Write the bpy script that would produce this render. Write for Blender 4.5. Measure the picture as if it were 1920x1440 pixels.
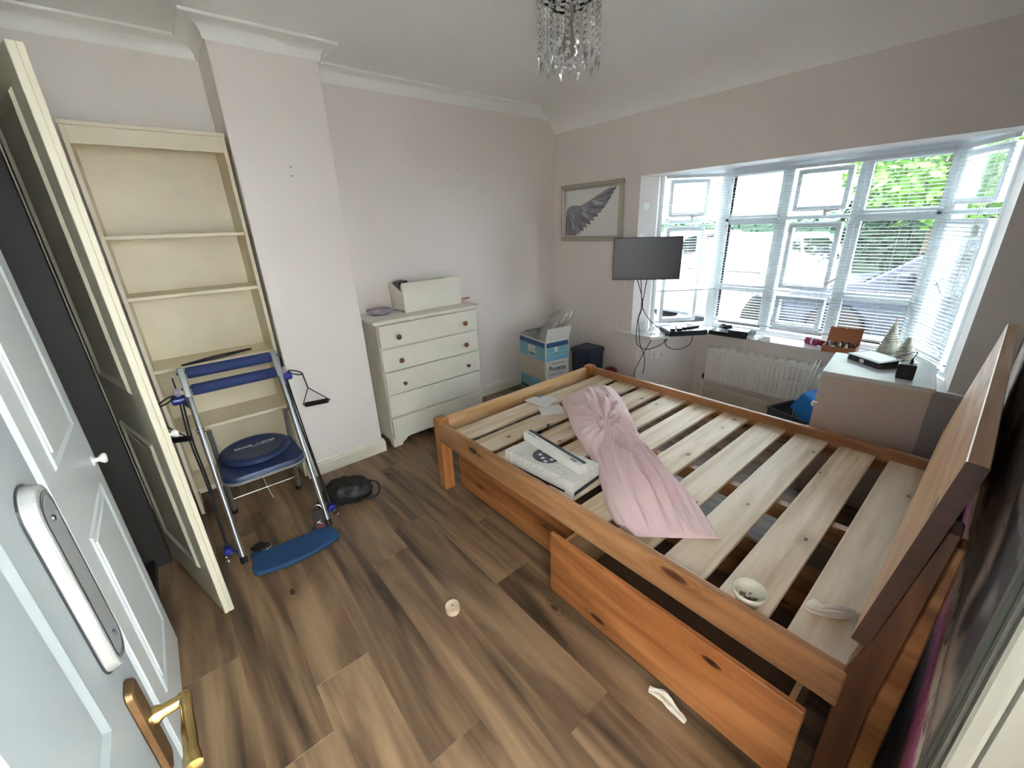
import bpy, bmesh, math, random
from mathutils import Vector, Matrix, noise
for o in list(bpy.data.objects): bpy.data.objects.remove(o)
SC = bpy.context.scene; COL = SC.collection
random.seed(7)

# ------------------------------------------------------------------ camera, sky, exposure
cam_d = bpy.data.cameras.new('camera'); cam = bpy.data.objects.new('camera', cam_d); COL.objects.link(cam)
cam_d.sensor_width = 36; cam_d.lens = 775.54/1920*36; cam_d.clip_start = 0.02; cam_d.clip_end = 300
_R = Matrix(((0.64553527, 0.76279017, -0.03788637), (-0.24865663, 0.25681978, 0.9339237), (0.72211779, -0.59345999, 0.35545906)))
cam.matrix_world = Matrix.Translation((3.02424848, -3.09484969, 1.5120315)) @ _R.transposed().to_4x4()
SC.camera = cam
world = bpy.data.worlds.new('sky'); SC.world = world; world.use_nodes = True
bg = world.node_tree.nodes['Background']; bg.inputs[0].default_value = (0.84, 0.935, 1.0, 1); bg.inputs[1].default_value = 2.7
SC.view_settings.view_transform = 'Standard'; SC.view_settings.look = 'None'; SC.view_settings.gamma = 1
SC.view_settings.use_curve_mapping = False; SC.view_settings.exposure = 2.95
try:
    SC.cycles.use_denoising = True; SC.cycles.max_bounces = 12; SC.cycles.diffuse_bounces = 8; SC.cycles.transparent_max_bounces = 24
    SC.cycles.sample_clamp_indirect = 6; SC.cycles.caustics_reflective = False; SC.cycles.caustics_refractive = False
except Exception: pass

# ------------------------------------------------------------------ helpers
def s2l(c):
    return tuple(((v/255)/12.92 if v/255 <= .04045 else ((v/255+.055)/1.055)**2.4) for v in c)+(1,)
class MB:
    def __init__(s): s.v = []; s.f = []
    def add(s, vs, fs, m=None):
        n = len(s.v); s.v += [tuple(m @ Vector(p)) if m else tuple(p) for p in vs]; s.f += [tuple(i+n for i in f) for f in fs]; return s
    def box(s, x0, y0, z0, x1, y1, z1, m=None):
        vs = [(x, y, z) for z in (z0, z1) for x, y in ((x0, y0), (x1, y0), (x1, y1), (x0, y1))]
        return s.add(vs, [(3,2,1,0),(4,5,6,7),(0,1,5,4),(1,2,6,5),(2,3,7,6),(3,0,4,7)], m)
    def bar(s, a, b, w, h, up=(0,0,1)):       # rectangular bar between two points
        a, b = Vector(a), Vector(b); d = b-a; z = d.normalized(); u = Vector(up); x = u.cross(z)
        if x.length < 1e-5: x = Vector((1,0,0)).cross(z)
        x.normalize(); y = z.cross(x); m = Matrix((x, y, z)).transposed().to_4x4(); m.translation = a
        return s.box(-w/2, -h/2, 0, w/2, h/2, d.length, m)
    def prism(s, poly, z0, z1, m=None, top=None):
        n = len(poly); top = top or poly
        vs = [(x, y, z0) for x, y in poly]+[(x, y, z1) for x, y in top]
        fs = [tuple(range(n-1, -1, -1)), tuple(range(n, 2*n))]+[(i, (i+1) % n, n+(i+1) % n, n+i) for i in range(n)]
        return s.add(vs, fs, m)
    def tube(s, pts, r, n=8, closed=False, rs=None):
        P = [Vector(p) for p in pts]; N = len(P); u = None; base = len(s.v)
        for i, p in enumerate(P):
            if closed: t = (P[(i+1) % N]-P[i-1])
            else: t = P[min(i+1, N-1)]-P[max(i-1, 0)]
            t.normalize()
            if u is None:
                u = t.orthogonal().normalized()
            u = (u-t*u.dot(t)); u = u.normalized() if u.length > 1e-6 else t.orthogonal().normalized()
            w = t.cross(u); rr = rs[i] if rs else r
            s.v += [tuple(p+(u*math.cos(a)+w*math.sin(a))*rr) for a in (2*math.pi*k/n for k in range(n))]
        for i in range(N if closed else N-1):
            j = (i+1) % N
            for k in range(n):
                s.f.append((base+i*n+k, base+i*n+(k+1) % n, base+j*n+(k+1) % n, base+j*n+k))
        if not closed:
            s.f.append(tuple(base+k for k in range(n-1, -1, -1))); s.f.append(tuple(base+(N-1)*n+k for k in range(n)))
        return s
    def lathe(s, prof, n=16, m=None, sx=1, sy=1):
        vs = []; fs = []; K = len(prof)
        for r, z in prof:
            vs += [(r*sx*math.cos(2*math.pi*k/n), r*sy*math.sin(2*math.pi*k/n), z) for k in range(n)]
        for i in range(K-1):
            for k in range(n): fs.append((i*n+k, i*n+(k+1) % n, (i+1)*n+(k+1) % n, (i+1)*n+k))
        if prof[0][0] > 1e-6: fs.append(tuple(range(n-1, -1, -1)))
        if prof[-1][0] > 1e-6: fs.append(tuple((K-1)*n+k for k in range(n)))
        return s.add(vs, fs, m)
    def grid(s, fn, nu, nv, close_u=False):
        vs = [fn(i/(nu if close_u else nu-1), j/(nv-1)) for j in range(nv) for i in range(nu)]; fs = []
        for j in range(nv-1):
            for i in range(nu if close_u else nu-1):
                k = (i+1) % nu; fs.append((j*nu+i, j*nu+k, (j+1)*nu+k, (j+1)*nu+i))
        return s.add(vs, fs)
    def ball(s, c, r, n=10, k=6, sc=(1,1,1)):
        return s.lathe([(max(1e-7, r*math.sin(math.pi*i/k)), -r*math.cos(math.pi*i/k)) for i in range(k+1)], n, Matrix.Translation(c) @ Matrix.Diagonal((*sc, 1)))
WM = {}
def empty(name, loc=(0,0,0), rz=0):
    o = bpy.data.objects.new(name, None); COL.objects.link(o); o.location = loc; o.rotation_euler = (0, 0, rz); o.empty_display_size = .05
    WM[o.name] = Matrix.Translation(loc) @ Matrix.Rotation(rz, 4, 'Z'); return o
def tag(o, label, cat, group=None):
    o['label'] = label; o['category'] = cat
    if group: o['group'] = group
    return o
def thing(name, label, cat, loc=(0,0,0), rz=0, group=None): return tag(empty(name, loc, rz), label, cat, group)
def obj(name, mb, mat, parent=None, world=True, bevel=0, seg=1, smooth=False, label=None, kind=None, ang=.5, weld=True, origin=None):
    vs = [Vector(v) for v in mb.v]; loc = None
    if parent is not None:
        if world:
            mi = WM[parent.name].inverted(); vs = [mi @ v for v in vs]
    elif world:
        if origin is None:
            xs = [v.x for v in vs]; ys = [v.y for v in vs]; zs = [v.z for v in vs]
            origin = Vector(((min(xs)+max(xs))/2, (min(ys)+max(ys))/2, min(zs)))
        loc = Vector(origin); vs = [v-loc for v in vs]
    me = bpy.data.meshes.new(name); me.from_pydata([tuple(v) for v in vs], [], mb.f)
    bm = bmesh.new(); bm.from_mesh(me)
    if weld: bmesh.ops.remove_doubles(bm, verts=bm.verts, dist=1e-6)
    bmesh.ops.recalc_face_normals(bm, faces=bm.faces)
    if bevel:
        es = [e for e in bm.edges if len(e.link_faces) == 2 and e.calc_face_angle(0) > ang]
        bmesh.ops.bevel(bm, geom=es, offset=bevel, segments=seg, profile=.6, affect='EDGES', clamp_overlap=True)
    bm.to_mesh(me); bm.free()
    if smooth:
        for p in me.polygons: p.use_smooth = True
        if smooth != 'all':
            try: me.set_sharp_from_angle(angle=math.radians(40))
            except Exception: pass
    me.materials.append(mat)
    o = bpy.data.objects.new(name, me); COL.objects.link(o)
    if loc is not None: o.location = loc
    if parent is not None: o.parent = parent; WM[o.name] = WM[parent.name]
    else: WM[o.name] = Matrix.Translation(o.location)
    if label: o['label'] = label
    if kind: o['kind'] = kind
    return o
def struct(name, mb, mat, parent=None, label=None, **k):
    return obj(name, mb, mat, parent, kind='structure' if parent is None else None, label=label, **k)
def dup(o, parent=None, **k):
    c = o.copy(); COL.objects.link(c)
    if parent: c.parent = parent
    for ch in o.children: dup(ch, c)
    return c
def text(name, body, mat, parent, m, size, extrude=.0004, align='CENTER', sx=1, shear=0, offset=0):
    cu = bpy.data.curves.new(name, 'FONT'); cu.body = body; cu.size = size; cu.extrude = extrude; cu.align_x = align; cu.align_y = 'CENTER'
    cu.shear = shear; cu.offset = offset; cu.materials.append(mat)
    o = bpy.data.objects.new(name, cu); COL.objects.link(o)
    me = bpy.data.meshes.new_from_object(o.evaluated_get(bpy.context.evaluated_depsgraph_get())); bpy.data.objects.remove(o); me.name = name
    o = bpy.data.objects.new(name, me); COL.objects.link(o); o.parent = parent
    o.matrix_local = WM[parent.name].inverted() @ m @ Matrix.Diagonal((sx, 1, 1, 1)); return o
def frame_m(o, x, y):     # matrix from origin and two axis directions
    x = Vector(x).normalized(); z = x.cross(Vector(y)).normalized(); y = z.cross(x)
    m = Matrix((x, y, z)).transposed().to_4x4(); m.translation = Vector(o); return m
def smoothpath(pts, k=6):
    P = [Vector(p) for p in pts]; out = []
    for i in range(len(P)-1):
        p0, p1, p2, p3 = P[max(i-1, 0)], P[i], P[i+1], P[min(i+2, len(P)-1)]
        for j in range(k):
            t = j/k; out.append(.5*((2*p1)+(p2-p0)*t+(2*p0-5*p1+4*p2-p3)*t*t+(3*p1-p0-3*p2+p3)*t**3))
    return out+[P[-1]]
def sweep(path, prof, side=1):   # mitred moulding: path in plan, prof = [(distance out of the wall, z)]
    P = [Vector(p) for p in path]; n = len(P); mb = MB(); K = len(prof)
    for i, p in enumerate(P):
        d0 = (P[i]-P[i-1]).normalized() if i else (P[1]-P[0]).normalized()
        d1 = (P[i+1]-P[i]).normalized() if i < n-1 else d0
        n0 = Vector((d0.y, -d0.x))*side; n1 = Vector((d1.y, -d1.x))*side; b = n0+n1; b = b/(b.dot(n0)) if b.length > 1e-6 else n0
        mb.v += [(p.x+b.x*d, p.y+b.y*d, z) for d, z in prof]
    for i in range(n-1):
        for k in range(K): mb.f.append((i*K+k, i*K+(k+1) % K, (i+1)*K+(k+1) % K, (i+1)*K+k))
    mb.f.append(tuple(range(K-1, -1, -1))); mb.f.append(tuple((n-1)*K+k for k in range(K)))
    return mb

# ------------------------------------------------------------------ materials
class NT:
    def __init__(s, name):
        s.m = bpy.data.materials.new(name); s.m.use_nodes = True; s.t = s.m.node_tree; s.n = s.t.nodes
        s.b = s.n['Principled BSDF']; s.out = s.n['Material Output']
    def node(s, ty, **k):
        x = s.n.new(ty)
        for a, v in k.items():
            if a.startswith('i_'):
                key = a[2:].replace('_', ' ')
                x.inputs[int(key) if key.isdigit() else key].default_value = v
            else: setattr(x, a, v)
        return x
    def l(s, a, b): s.t.links.new(a, b)
    def ramp(s, fac, stops, interp='LINEAR'):
        r = s.node('ShaderNodeValToRGB'); r.color_ramp.interpolation = interp; e = r.color_ramp.elements
        while len(e) < len(stops): e.new(.5)
        for q, (p, c) in zip(e, stops): q.position = p; q.color = c if len(c) == 4 else s2l(c)
        s.l(fac, r.inputs[0]); return r
    def mix(s, fac, a, b, mode='MIX'):
        x = s.node('ShaderNodeMix', data_type='RGBA', blend_type=mode)
        for i, v in ((0, fac), (6, a), (7, b)):
            if hasattr(v, 'is_output'): s.l(v, x.inputs[i])
            else: x.inputs[i].default_value = v
        return x.outputs[2]
    def math(s, op, a, b=None, clamp=False):
        x = s.node('ShaderNodeMath', operation=op, use_clamp=clamp)
        for i, v in ((0, a), (1, b)):
            if v is None: continue
            if hasattr(v, 'is_output'): s.l(v, x.inputs[i])
            else: x.inputs[i].default_value = v
        return x.outputs[0]
    def coords(s, scale, rnd=True):
        tc = s.node('ShaderNodeTexCoord'); mp = s.node('ShaderNodeMapping'); mp.inputs['Scale'].default_value = scale
        s.l(tc.outputs['Object'], mp.inputs[0])
        if rnd:
            oi = s.node('ShaderNodeObjectInfo'); v = s.node('ShaderNodeVectorMath', operation='SCALE'); v.inputs[0].default_value = (37.1, 61.7, 23.9)
            s.l(oi.outputs['Random'], v.inputs['Scale']); a = s.node('ShaderNodeVectorMath', operation='ADD')
            s.l(mp.outputs[0], a.inputs[0]); s.l(v.outputs[0], a.inputs[1]); s.rnd = oi.outputs['Random']; return a.outputs[0]
        return mp.outputs[0]
    def bump(s, h, strength=.1, dist=.002):
        b = s.node('ShaderNodeBump'); b.inputs['Strength'].default_value = strength; b.inputs['Distance'].default_value = dist
        s.l(h, b.inputs['Height']); s.l(b.outputs[0], s.b.inputs['Normal'])
def pm(name, col, rough=.5, metal=0, spec=.5, var=.05, vs=6, bump=0, bs=60, trans=0, sub=0):
    t = NT(name); c = s2l(col); t.b.inputs['Roughness'].default_value = rough; t.b.inputs['Metallic'].default_value = metal
    t.b.inputs['Specular IOR Level'].default_value = spec
    if trans: t.b.inputs['Transmission Weight'].default_value = trans
    co = t.coords((vs, vs, vs), False)
    if var:
        n = t.node('ShaderNodeTexNoise', i_Scale=1., i_Detail=4.); t.l(co, n.inputs['Vector'])
        r = t.ramp(n.outputs[0], [(.3, tuple(v*(1-var) for v in c[:3])+(1,)), (.7, tuple(min(1, v*(1+var)) for v in c[:3])+(1,))])
        t.l(r.outputs[0], t.b.inputs['Base Color'])
    else: t.b.inputs['Base Color'].default_value = c
    if bump:
        n2 = t.node('ShaderNodeTexNoise', i_Scale=bs, i_Detail=3.)
        tc = t.node('ShaderNodeTexCoord'); t.l(tc.outputs['Object'], n2.inputs['Vector']); t.bump(n2.outputs[0], bump)
    return t.m
def wood(name, dark, mid, light, axis=1, cross=26, along=1.4, rough=.45, knots=0, kcol=(70, 42, 25), tone=.12, kscale=(6.5, 3.6), streak=.5, across=None):
    t = NT(name); sc = [cross]*3; sc[axis] = along
    co = t.coords(tuple(sc)); rnd = t.rnd
    n1 = t.node('ShaderNodeTexNoise', i_Scale=1., i_Detail=5., i_Distortion=.7); t.l(co, n1.inputs['Vector'])
    sc2 = [cross*.22]*3; sc2[axis] = along*.5
    co2 = t.coords(tuple(sc2)); n2 = t.node('ShaderNodeTexNoise', i_Scale=1., i_Detail=4., i_Distortion=2.2); t.l(co2, n2.inputs['Vector'])
    f = t.math('ADD', t.math('MULTIPLY', n1.outputs[0], 1-streak), t.math('MULTIPLY', n2.outputs[0], streak))
    kd = None
    if knots:
        sk = [kscale[0]]*3; sk[axis] = kscale[1]
        ac = (2 if axis != 2 else 0) if across is None else across; keep = [k for k in range(3) if k != ac]
        ck = t.coords(tuple(sk)); sx_ = t.node('ShaderNodeSeparateXYZ'); t.l(ck, sx_.inputs[0]); cx_ = t.node('ShaderNodeCombineXYZ')
        t.l(sx_.outputs[keep[0]], cx_.inputs[0]); t.l(sx_.outputs[keep[1]], cx_.inputs[1])
        vo = t.node('ShaderNodeTexVoronoi', i_Scale=1., voronoi_dimensions='2D'); t.l(cx_.outputs[0], vo.inputs['Vector'])
        sep = t.node('ShaderNodeSeparateColor'); t.l(vo.outputs['Color'], sep.inputs[0])
        on = t.math('LESS_THAN', sep.outputs[0], knots)
        dist = t.math('ADD', vo.outputs['Distance'], t.math('MULTIPLY', t.math('SUBTRACT', 1., on), 9.))
        dist = t.math('ADD', dist, t.math('MULTIPLY', sep.outputs[1], .05))
        halo = t.math('SUBTRACT', 1., t.math('MULTIPLY', dist, 3.2), True)
        f = t.math('ADD', f, t.math('MULTIPLY', t.math('SINE', t.math('MULTIPLY', dist, 70.)), t.math('MULTIPLY', halo, .045)))
        f = t.math('SUBTRACT', f, t.math('MULTIPLY', halo, .08)); kd = dist
    r = t.ramp(f, [(.36, dark), (.49, mid), (.62, light)])
    col = r.outputs[0]
    hs = t.node('ShaderNodeHueSaturation'); t.l(col, hs.inputs['Color']); t.l(t.math('ADD', t.math('MULTIPLY', rnd, tone*2), 1-tone), hs.inputs['Value']); col = hs.outputs[0]
    if kd is not None:
        k = t.ramp(kd, [(.04, (1,1,1,1)), (.075, (.75,.75,.75,1)), (.11, (0,0,0,1))])
        col = t.mix(k.outputs[0], col, s2l(kcol))
    t.l(col, t.b.inputs['Base Color']); t.b.inputs['Roughness'].default_value = rough; t.bump(n1.outputs[0], .12, .001)
    return t.m
def glassy(name, tint=(1, 1, 1), refl=.08, rough=.02, gcol=(1, 1, 1), face=.0):
    t = NT(name); t.n.remove(t.b); tr = t.node('ShaderNodeBsdfTransparent'); tr.inputs[0].default_value = (*tint, 1)
    g = t.node('ShaderNodeBsdfGlossy'); g.inputs['Roughness'].default_value = rough; g.inputs[0].default_value = (*gcol, 1)
    lw = t.node('ShaderNodeLayerWeight'); lw.inputs[0].default_value = .35
    f = t.math('ADD', t.math('MULTIPLY', lw.outputs['Fresnel'], .6), refl, True)
    mx = t.node('ShaderNodeMixShader'); t.l(f, mx.inputs[0]); t.l(tr.outputs[0], mx.inputs[1]); t.l(g.outputs[0], mx.inputs[2])
    t.l(mx.outputs[0], t.out.inputs[0]); return t.m
M = {}
M['pink'] = pm('pink_wall_paint', (235, 228, 223), .34, var=.015, vs=2, bump=.04, bs=25)
M['grey_wall'] = pm('window_wall_paint', (232, 226, 222), .5, var=.015, vs=2, bump=.03, bs=25)
M['reveal'] = pm('bay_white_paint', (226, 224, 226), .5, var=.01)
M['ceil'] = pm('ceiling_paint', (247, 249, 247), .8, var=.012, vs=1.5)
M['cove'] = pm('coving_paint', (246, 247, 243), .6, var=.01)
M['skirt'] = pm('skirting_gloss', (226, 221, 205), .35, var=.02)
M['upvc'] = pm('white_upvc', (232, 238, 240), .3, var=.0)
M['sillp'] = pm('sill_gloss', (230, 230, 228), .25, var=.01)
M['slat'] = pm('blind_slat_white', (216, 220, 221), .4, var=0)
M['doorw'] = pm('white_door_gloss', (218, 224, 224), .32, var=.012)
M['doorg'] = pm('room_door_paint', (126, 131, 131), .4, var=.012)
M['cream'] = pm('cream_door_paint', (214, 207, 184), .45, var=.03)
M['shelf'] = pm('cream_shelf_paint', (222, 212, 186), .45, var=.03, vs=9)
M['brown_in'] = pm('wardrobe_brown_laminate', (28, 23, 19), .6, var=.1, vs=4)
M['chest'] = pm('painted_white_pine', (226, 223, 209), .45, var=.035, vs=8, bump=.06, bs=18)
M['pine'] = wood('orange_pine', (124, 82, 50), (160, 114, 74), (188, 142, 100), 0, 22, 1.2, .38, .28, (66, 32, 14), .06, (5.5, 1.9), .55, across=1)
M['pine_y'] = wood('orange_pine_across', (180, 138, 92), (208, 168, 122), (226, 192, 148), 1, 22, 1.2, .38, .12, (96, 52, 24), .06, (5, 1.6), .55)
M['pine_z'] = wood('orange_pine_upright', (135, 78, 38), (168, 106, 56), (190, 132, 80), 2, 22, 1.2, .38, .2, (66, 32, 14), .06, (6, 2.5), .55)
M['pine_d'] = wood('drawer_pine', (114, 66, 32), (150, 94, 50), (178, 120, 72), 0, 20, 1.0, .36, .5, (44, 18, 8), .05, (6.5, 2.6), .6, across=1)
M['slatw'] = wood('pale_slat_pine', (186, 161, 128), (216, 197, 168), (232, 218, 196), 1, 26, 1.3, .5, .42, (92, 66, 44), .05, (7.5, 4.2), .5, across=2)
M['headw'] = wood('headboard_pine', (172, 122, 80), (202, 158, 114), (222, 186, 148), 1, 22, 1.1, .38, .18, (96, 52, 24), .04, (5, 1.8), .55, across=0)
M['post'] = wood('dark_red_pine_upright', (66, 34, 16), (98, 54, 26), (120, 72, 38), 2, 22, 1.2, .38, .1, (46, 22, 10), .05, (6, 2.5), .55)
M['end_shade'] = pm('shaded_end_pine', (74, 42, 28), .5, var=.2, vs=40)  # pine brown darkened to carry the shade on the headboard end
M['hardb'] = pm('drawer_base_hardboard', (120, 96, 74), .7, var=.06)
M['plank'] = wood('walnut_laminate', (58, 44, 33), (112, 88, 65), (148, 121, 92), 0, 17, 1.1, .36, .09, (46, 32, 24), .07, (5.5, 2.6), .6, across=2)
M['under'] = pm('floor_underlay', (52, 40, 30), .8)
M['outw'] = pm('outer_brick', (150, 110, 92), .9)
M['bluefoam'] = pm('navy_foam', (34, 50, 98), .75, var=.12, vs=60, bump=.3, bs=260)
M['blueseat'] = pm('navy_vinyl', (30, 46, 82), .42, var=.06, vs=20)
M['bluepl'] = pm('blue_plastic', (32, 40, 130), .3)
M['bluemat'] = pm('blue_mat_foam', (28, 66, 106), .7, var=.08, vs=80, bump=.2, bs=300)
M['steel'] = pm('grey_tube_steel', (150, 152, 152), .32, .75, var=.03)
M['chrome'] = pm('chrome', (200, 200, 200), .15, 1, var=0)
M['black'] = pm('black_plastic', (24, 25, 28), .35, var=.1)
M['blackr'] = pm('black_rubber', (20, 20, 22), .6, var=.1)
M['blackf'] = pm('black_nylon', (26, 24, 24), .55, var=.2, vs=30, bump=.3, bs=60)
M['maroon'] = pm('maroon_strap', (70, 22, 26), .6, var=.15, vs=30)
M['white'] = pm('white_plastic', (235, 235, 232), .35, var=.01)
M['whitet'] = pm('white_print', (232, 234, 236), .5, var=0)
M['brass'] = pm('worn_brass', (206, 180, 122), .22, 1, var=.18, vs=40)
M['brassd'] = pm('tarnished_brass_plate', (96, 72, 46), .48, .8, var=.25, vs=30)
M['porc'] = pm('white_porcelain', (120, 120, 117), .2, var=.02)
M['pline'] = pm('black_porcelain_line', (28, 28, 32), .3, var=0)
M['knobw'] = pm('dark_wooden_knob', (120, 70, 46), .35, var=.2, vs=60)
M['knobm'] = pm('bronze_knob', (96, 84, 68), .3, .7, var=.1)
M['cloth'] = None
M['glass'] = glassy('window_glass', (.97, .99, .99), .03)
M['crystal'] = glassy('crystal_glass', (.93, .95, .94), .34, .04)
M['clearbag'] = glassy('clear_polythene', (.86, .86, .85), .20, .22)
M['jar'] = glassy('clear_jar_glass', (.9, .93, .93), .12, .05)
M['bulb'] = pm('frosted_bulb', (176, 174, 160), .4)
M['screen'] = pm('dark_screen', (24, 38, 50), .36, var=0, spec=.6)
M['paper'] = pm('white_paper', (226, 228, 226), .6, var=.02)
M['print'] = pm('grey_print', (120, 126, 132), .6)
M['tissue'] = pm('crumpled_tissue', (236, 231, 218), .8, var=.04, vs=40, bump=.4, bs=90)
M['bowl'] = pm('cream_ceramic', (226, 222, 204), .2, var=.01)
M['nails'] = pm('metal_screws', (88, 80, 64), .35, .8, var=.3, vs=200)
M['card'] = pm('white_cardboard', (222, 222, 216), .55, var=.02)
M['cardt'] = pm('beige_cardboard', (196, 188, 170), .6, var=.03)
M['c_navy'] = pm('navy_box_ink', (38, 76, 124), .5, var=.02)
M['c_teal'] = pm('teal_box_ink', (112, 176, 186), .5, var=.02)
M['c_blue'] = pm('light_blue_box_ink', (112, 178, 212), .5, var=.02)
M['c_deep'] = pm('deep_teal_box_ink', (40, 88, 104), .5, var=.02)
M['ink'] = pm('navy_lettering', (40, 50, 84), .5, var=0)
M['inkr'] = pm('red_brown_lettering', (140, 96, 90), .5, var=0)
M['navyp'] = pm('navy_plastic', (34, 44, 62), .45, var=.06)
M['red'] = pm('dark_red_plastic', (110, 26, 40), .4)
M['radw'] = pm('radiator_enamel', (240, 240, 234), .35, var=.01)
M['crate'] = pm('dark_grey_crate', (62, 72, 78), .55, var=.05)
M['bluebin'] = pm('bright_blue_plastic', (40, 128, 208), .3, var=.04)
M['white_unit'] = pm('grey_white_laminate', (196, 184, 176), .5, var=.02)
M['unit_top'] = pm('grey_white_laminate_top', (206, 210, 212), .3, var=.03, vs=12)
M['cedar'] = pm('reddish_wood_box', (176, 112, 74), .45, var=.08, vs=14)
M['spray'] = pm('magenta_can', (170, 52, 110), .25, .3)
M['rattan'] = wood('silvery_rattan', (150, 146, 128), (196, 194, 178), (226, 226, 214), 2, 60, 20, .4, tone=.05)
M['pinkwire'] = pm('pink_plastic', (186, 74, 100), .4)
M['fluff'] = pm('lavender_fluff', (170, 160, 176), .9, var=.4, vs=40, bump=.8, bs=120)
M['frame'] = pm('champagne_frame', (188, 182, 168), .35, .35, var=.06, vs=30)
M['sticker'] = pm('white_heart_sticker', (240, 250, 250), .3, var=0)
M['pencil'] = pm('wing_grey', (150, 150, 160), .7, var=.18, vs=40)
M['pencil3'] = pm('wing_pale_grey', (186, 186, 192), .7, var=.12, vs=50)
M['pencil2'] = pm('wing_dark_grey', (124, 124, 136), .7, var=.25, vs=60)
M['starblue'] = pm('slate_window_print', (72, 82, 94), .35, var=.05)
M['hallw'] = pm('hall_paint', (222, 224, 224), .6)
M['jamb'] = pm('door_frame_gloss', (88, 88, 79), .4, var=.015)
# pink cloth with fine creases
t = NT('pink_cotton'); t.b.inputs['Base Color'].default_value = s2l((230, 204, 206)); t.b.inputs['Roughness'].default_value = .75
try: t.b.inputs['Sheen Weight'].default_value = .15
except Exception: pass
co = t.coords((9, 9, 9), False); n = t.node('ShaderNodeTexNoise', i_Scale=1., i_Detail=5., i_Distortion=1.); t.l(co, n.inputs['Vector']); t.bump(n.outputs[0], .35, .01)
M['cloth'] = t.m
# floral wallpaper: printed pattern of dark blooms, beige ground and pink petals
t = NT('floral_wallpaper'); co = t.coords((1, 1, 1), False)
def nz(scale, det, dist, off):
    mp = t.node('ShaderNodeMapping'); mp.inputs['Location'].default_value = off; mp.inputs['Scale'].default_value = scale; t.l(co, mp.inputs[0])
    q = t.node('ShaderNodeTexNoise', i_Scale=1., i_Detail=det, i_Distortion=dist); t.l(mp.outputs[0], q.inputs['Vector']); return q.outputs[0]
warp = nz((1, 1.5, 2.2), 3, .6, (0, .4, .35)); fine = nz((1, 9, 26), 4, 1.2, (0, 3, 1)); blot = nz((1, 1.1, 1.6), 2, .8, (0, 6.35, 1.2)); rag = nz((1, 14, 14), 4, 1., (0, 1, 2))
sz = t.node('ShaderNodeSeparateXYZ'); t.l(co, sz.inputs[0])
zz_ = t.math('ADD', sz.outputs[2], t.math('MULTIPLY', t.math('SUBTRACT', warp, .5), .30)); zz_ = t.math('ADD', zz_, t.math('MULTIPLY', t.math('SUBTRACT', rag, .5), .10))
zf = t.math('FRACT', t.math('MULTIPLY', t.math('ADD', zz_, .03), 1/1.12))
g1 = t.ramp(zf, [(.0, (104, 100, 100)), (.18, (84, 80, 82)), (.26, (34, 32, 34)), (.43, (28, 25, 28)), (.47, (138, 62, 110)), (.555, (196, 108, 158)), (.585, (226, 218, 208)), (.625, (224, 216, 204)), (.65, (112, 102, 98)), (.70, (176, 161, 150)), (.93, (182, 168, 158)), (1., (108, 102, 100))])
bd = t.ramp(blot, [(.50, (0,0,0,1)), (.56, (1,1,1,1))]); up = t.ramp(zf, [(.64, (0,0,0,1)), (.72, (1,1,1,1))])
c2 = t.mix(t.math('MULTIPLY', bd.outputs[0], up.outputs[0]), g1.outputs[0], s2l((46, 44, 48)))
fd = t.ramp(fine, [(.60, (0,0,0,1)), (.66, (1,1,1,1))]); c3 = t.mix(t.math('MULTIPLY', fd.outputs[0], .85), c2, s2l((44, 42, 44)))
t.l(c3, t.b.inputs['Base Color']); t.b.inputs['Roughness'].default_value = .55; M['paperf'] = t.m
# speckled gift box card
t = NT('speckled_white_card'); co = t.coords((110, 110, 110), False); v = t.node('ShaderNodeTexVoronoi', i_Scale=1.); t.l(co, v.inputs['Vector'])
r = t.ramp(v.outputs['Distance'], [(.2, (140, 146, 150)), (.3, (222, 222, 216))]); t.l(r.outputs[0], t.b.inputs['Base Color']); M['speck'] = t.m

# ------------------------------------------------------------------ room shell
H = 2.455; XW = 3.12
def poly(mb, pts, z0, z1): mb.prism(pts, z0, z1)
struct('wall_left', MB().box(-.15, -4.15, -.03, 0, 0, 2.6), M['pink'])
struct('wall_chimney', MB().box(0, -2.634, 0, .32, -2.128, H), M['pink'], bevel=.004)
w = MB()
w.prism([(-.15, 0), (.945, 0), (.985, .2), (.90, .3), (-.15, .3)], .57, H+.1)
w.prism([(2.94, 0), (3.25, 0), (3.25, .3), (2.99, .3), (2.905, .2)], .57, H+.1)
w.box(.945, 0, 1.842, 2.94, .2, H+.1)
struct('wall_far', w, M['grey_wall'])
w = MB()
w.prism([(-.15, 0), (1.02, 0), (1.33, .47), (1.30, .72), (.90, .25), (-.15, .25)], -.03, .569)
w.prism([(1.33, .47), (2.63, .47), (2.66, .72), (1.30, .72)], -.03, .569)
w.prism([(2.63, .47), (2.87, 0), (3.25, 0), (3.25, .25), (2.98, .25), (2.66, .72)], -.03, .569)
struct('wall_bay', w, M['grey_wall'])
struct('trim_bay_soffit', MB().prism([(.945, .2), (2.94, .2), (2.99, .3), (2.70, .78), (1.28, .78), (.90, .3)], 1.872, 1.98), M['reveal'])
struct('wall_right', MB().box(XW, -2.52, -.03, 3.25, 0, 2.6).box(XW, -4.15, -.03, 3.25, -3.29, 2.6).box(XW, -3.29, 2.0, 3.25, -2.52, 2.6), M['paperf'])
struct('wall_near', MB().box(-.15, -4.3, -.03, 4.5, -4.15, 2.6), M['pink'])
struct('wall_hall', MB().box(4.4, -4.15, -.03, 4.5, -1.6, 2.6).box(3.25, -1.7, -.03, 4.4, -1.6, 2.6), M['hallw'])
struct('ceiling', MB().box(-.15, -4.3, H, 4.5, .3, 2.6), M['ceil'])
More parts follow.
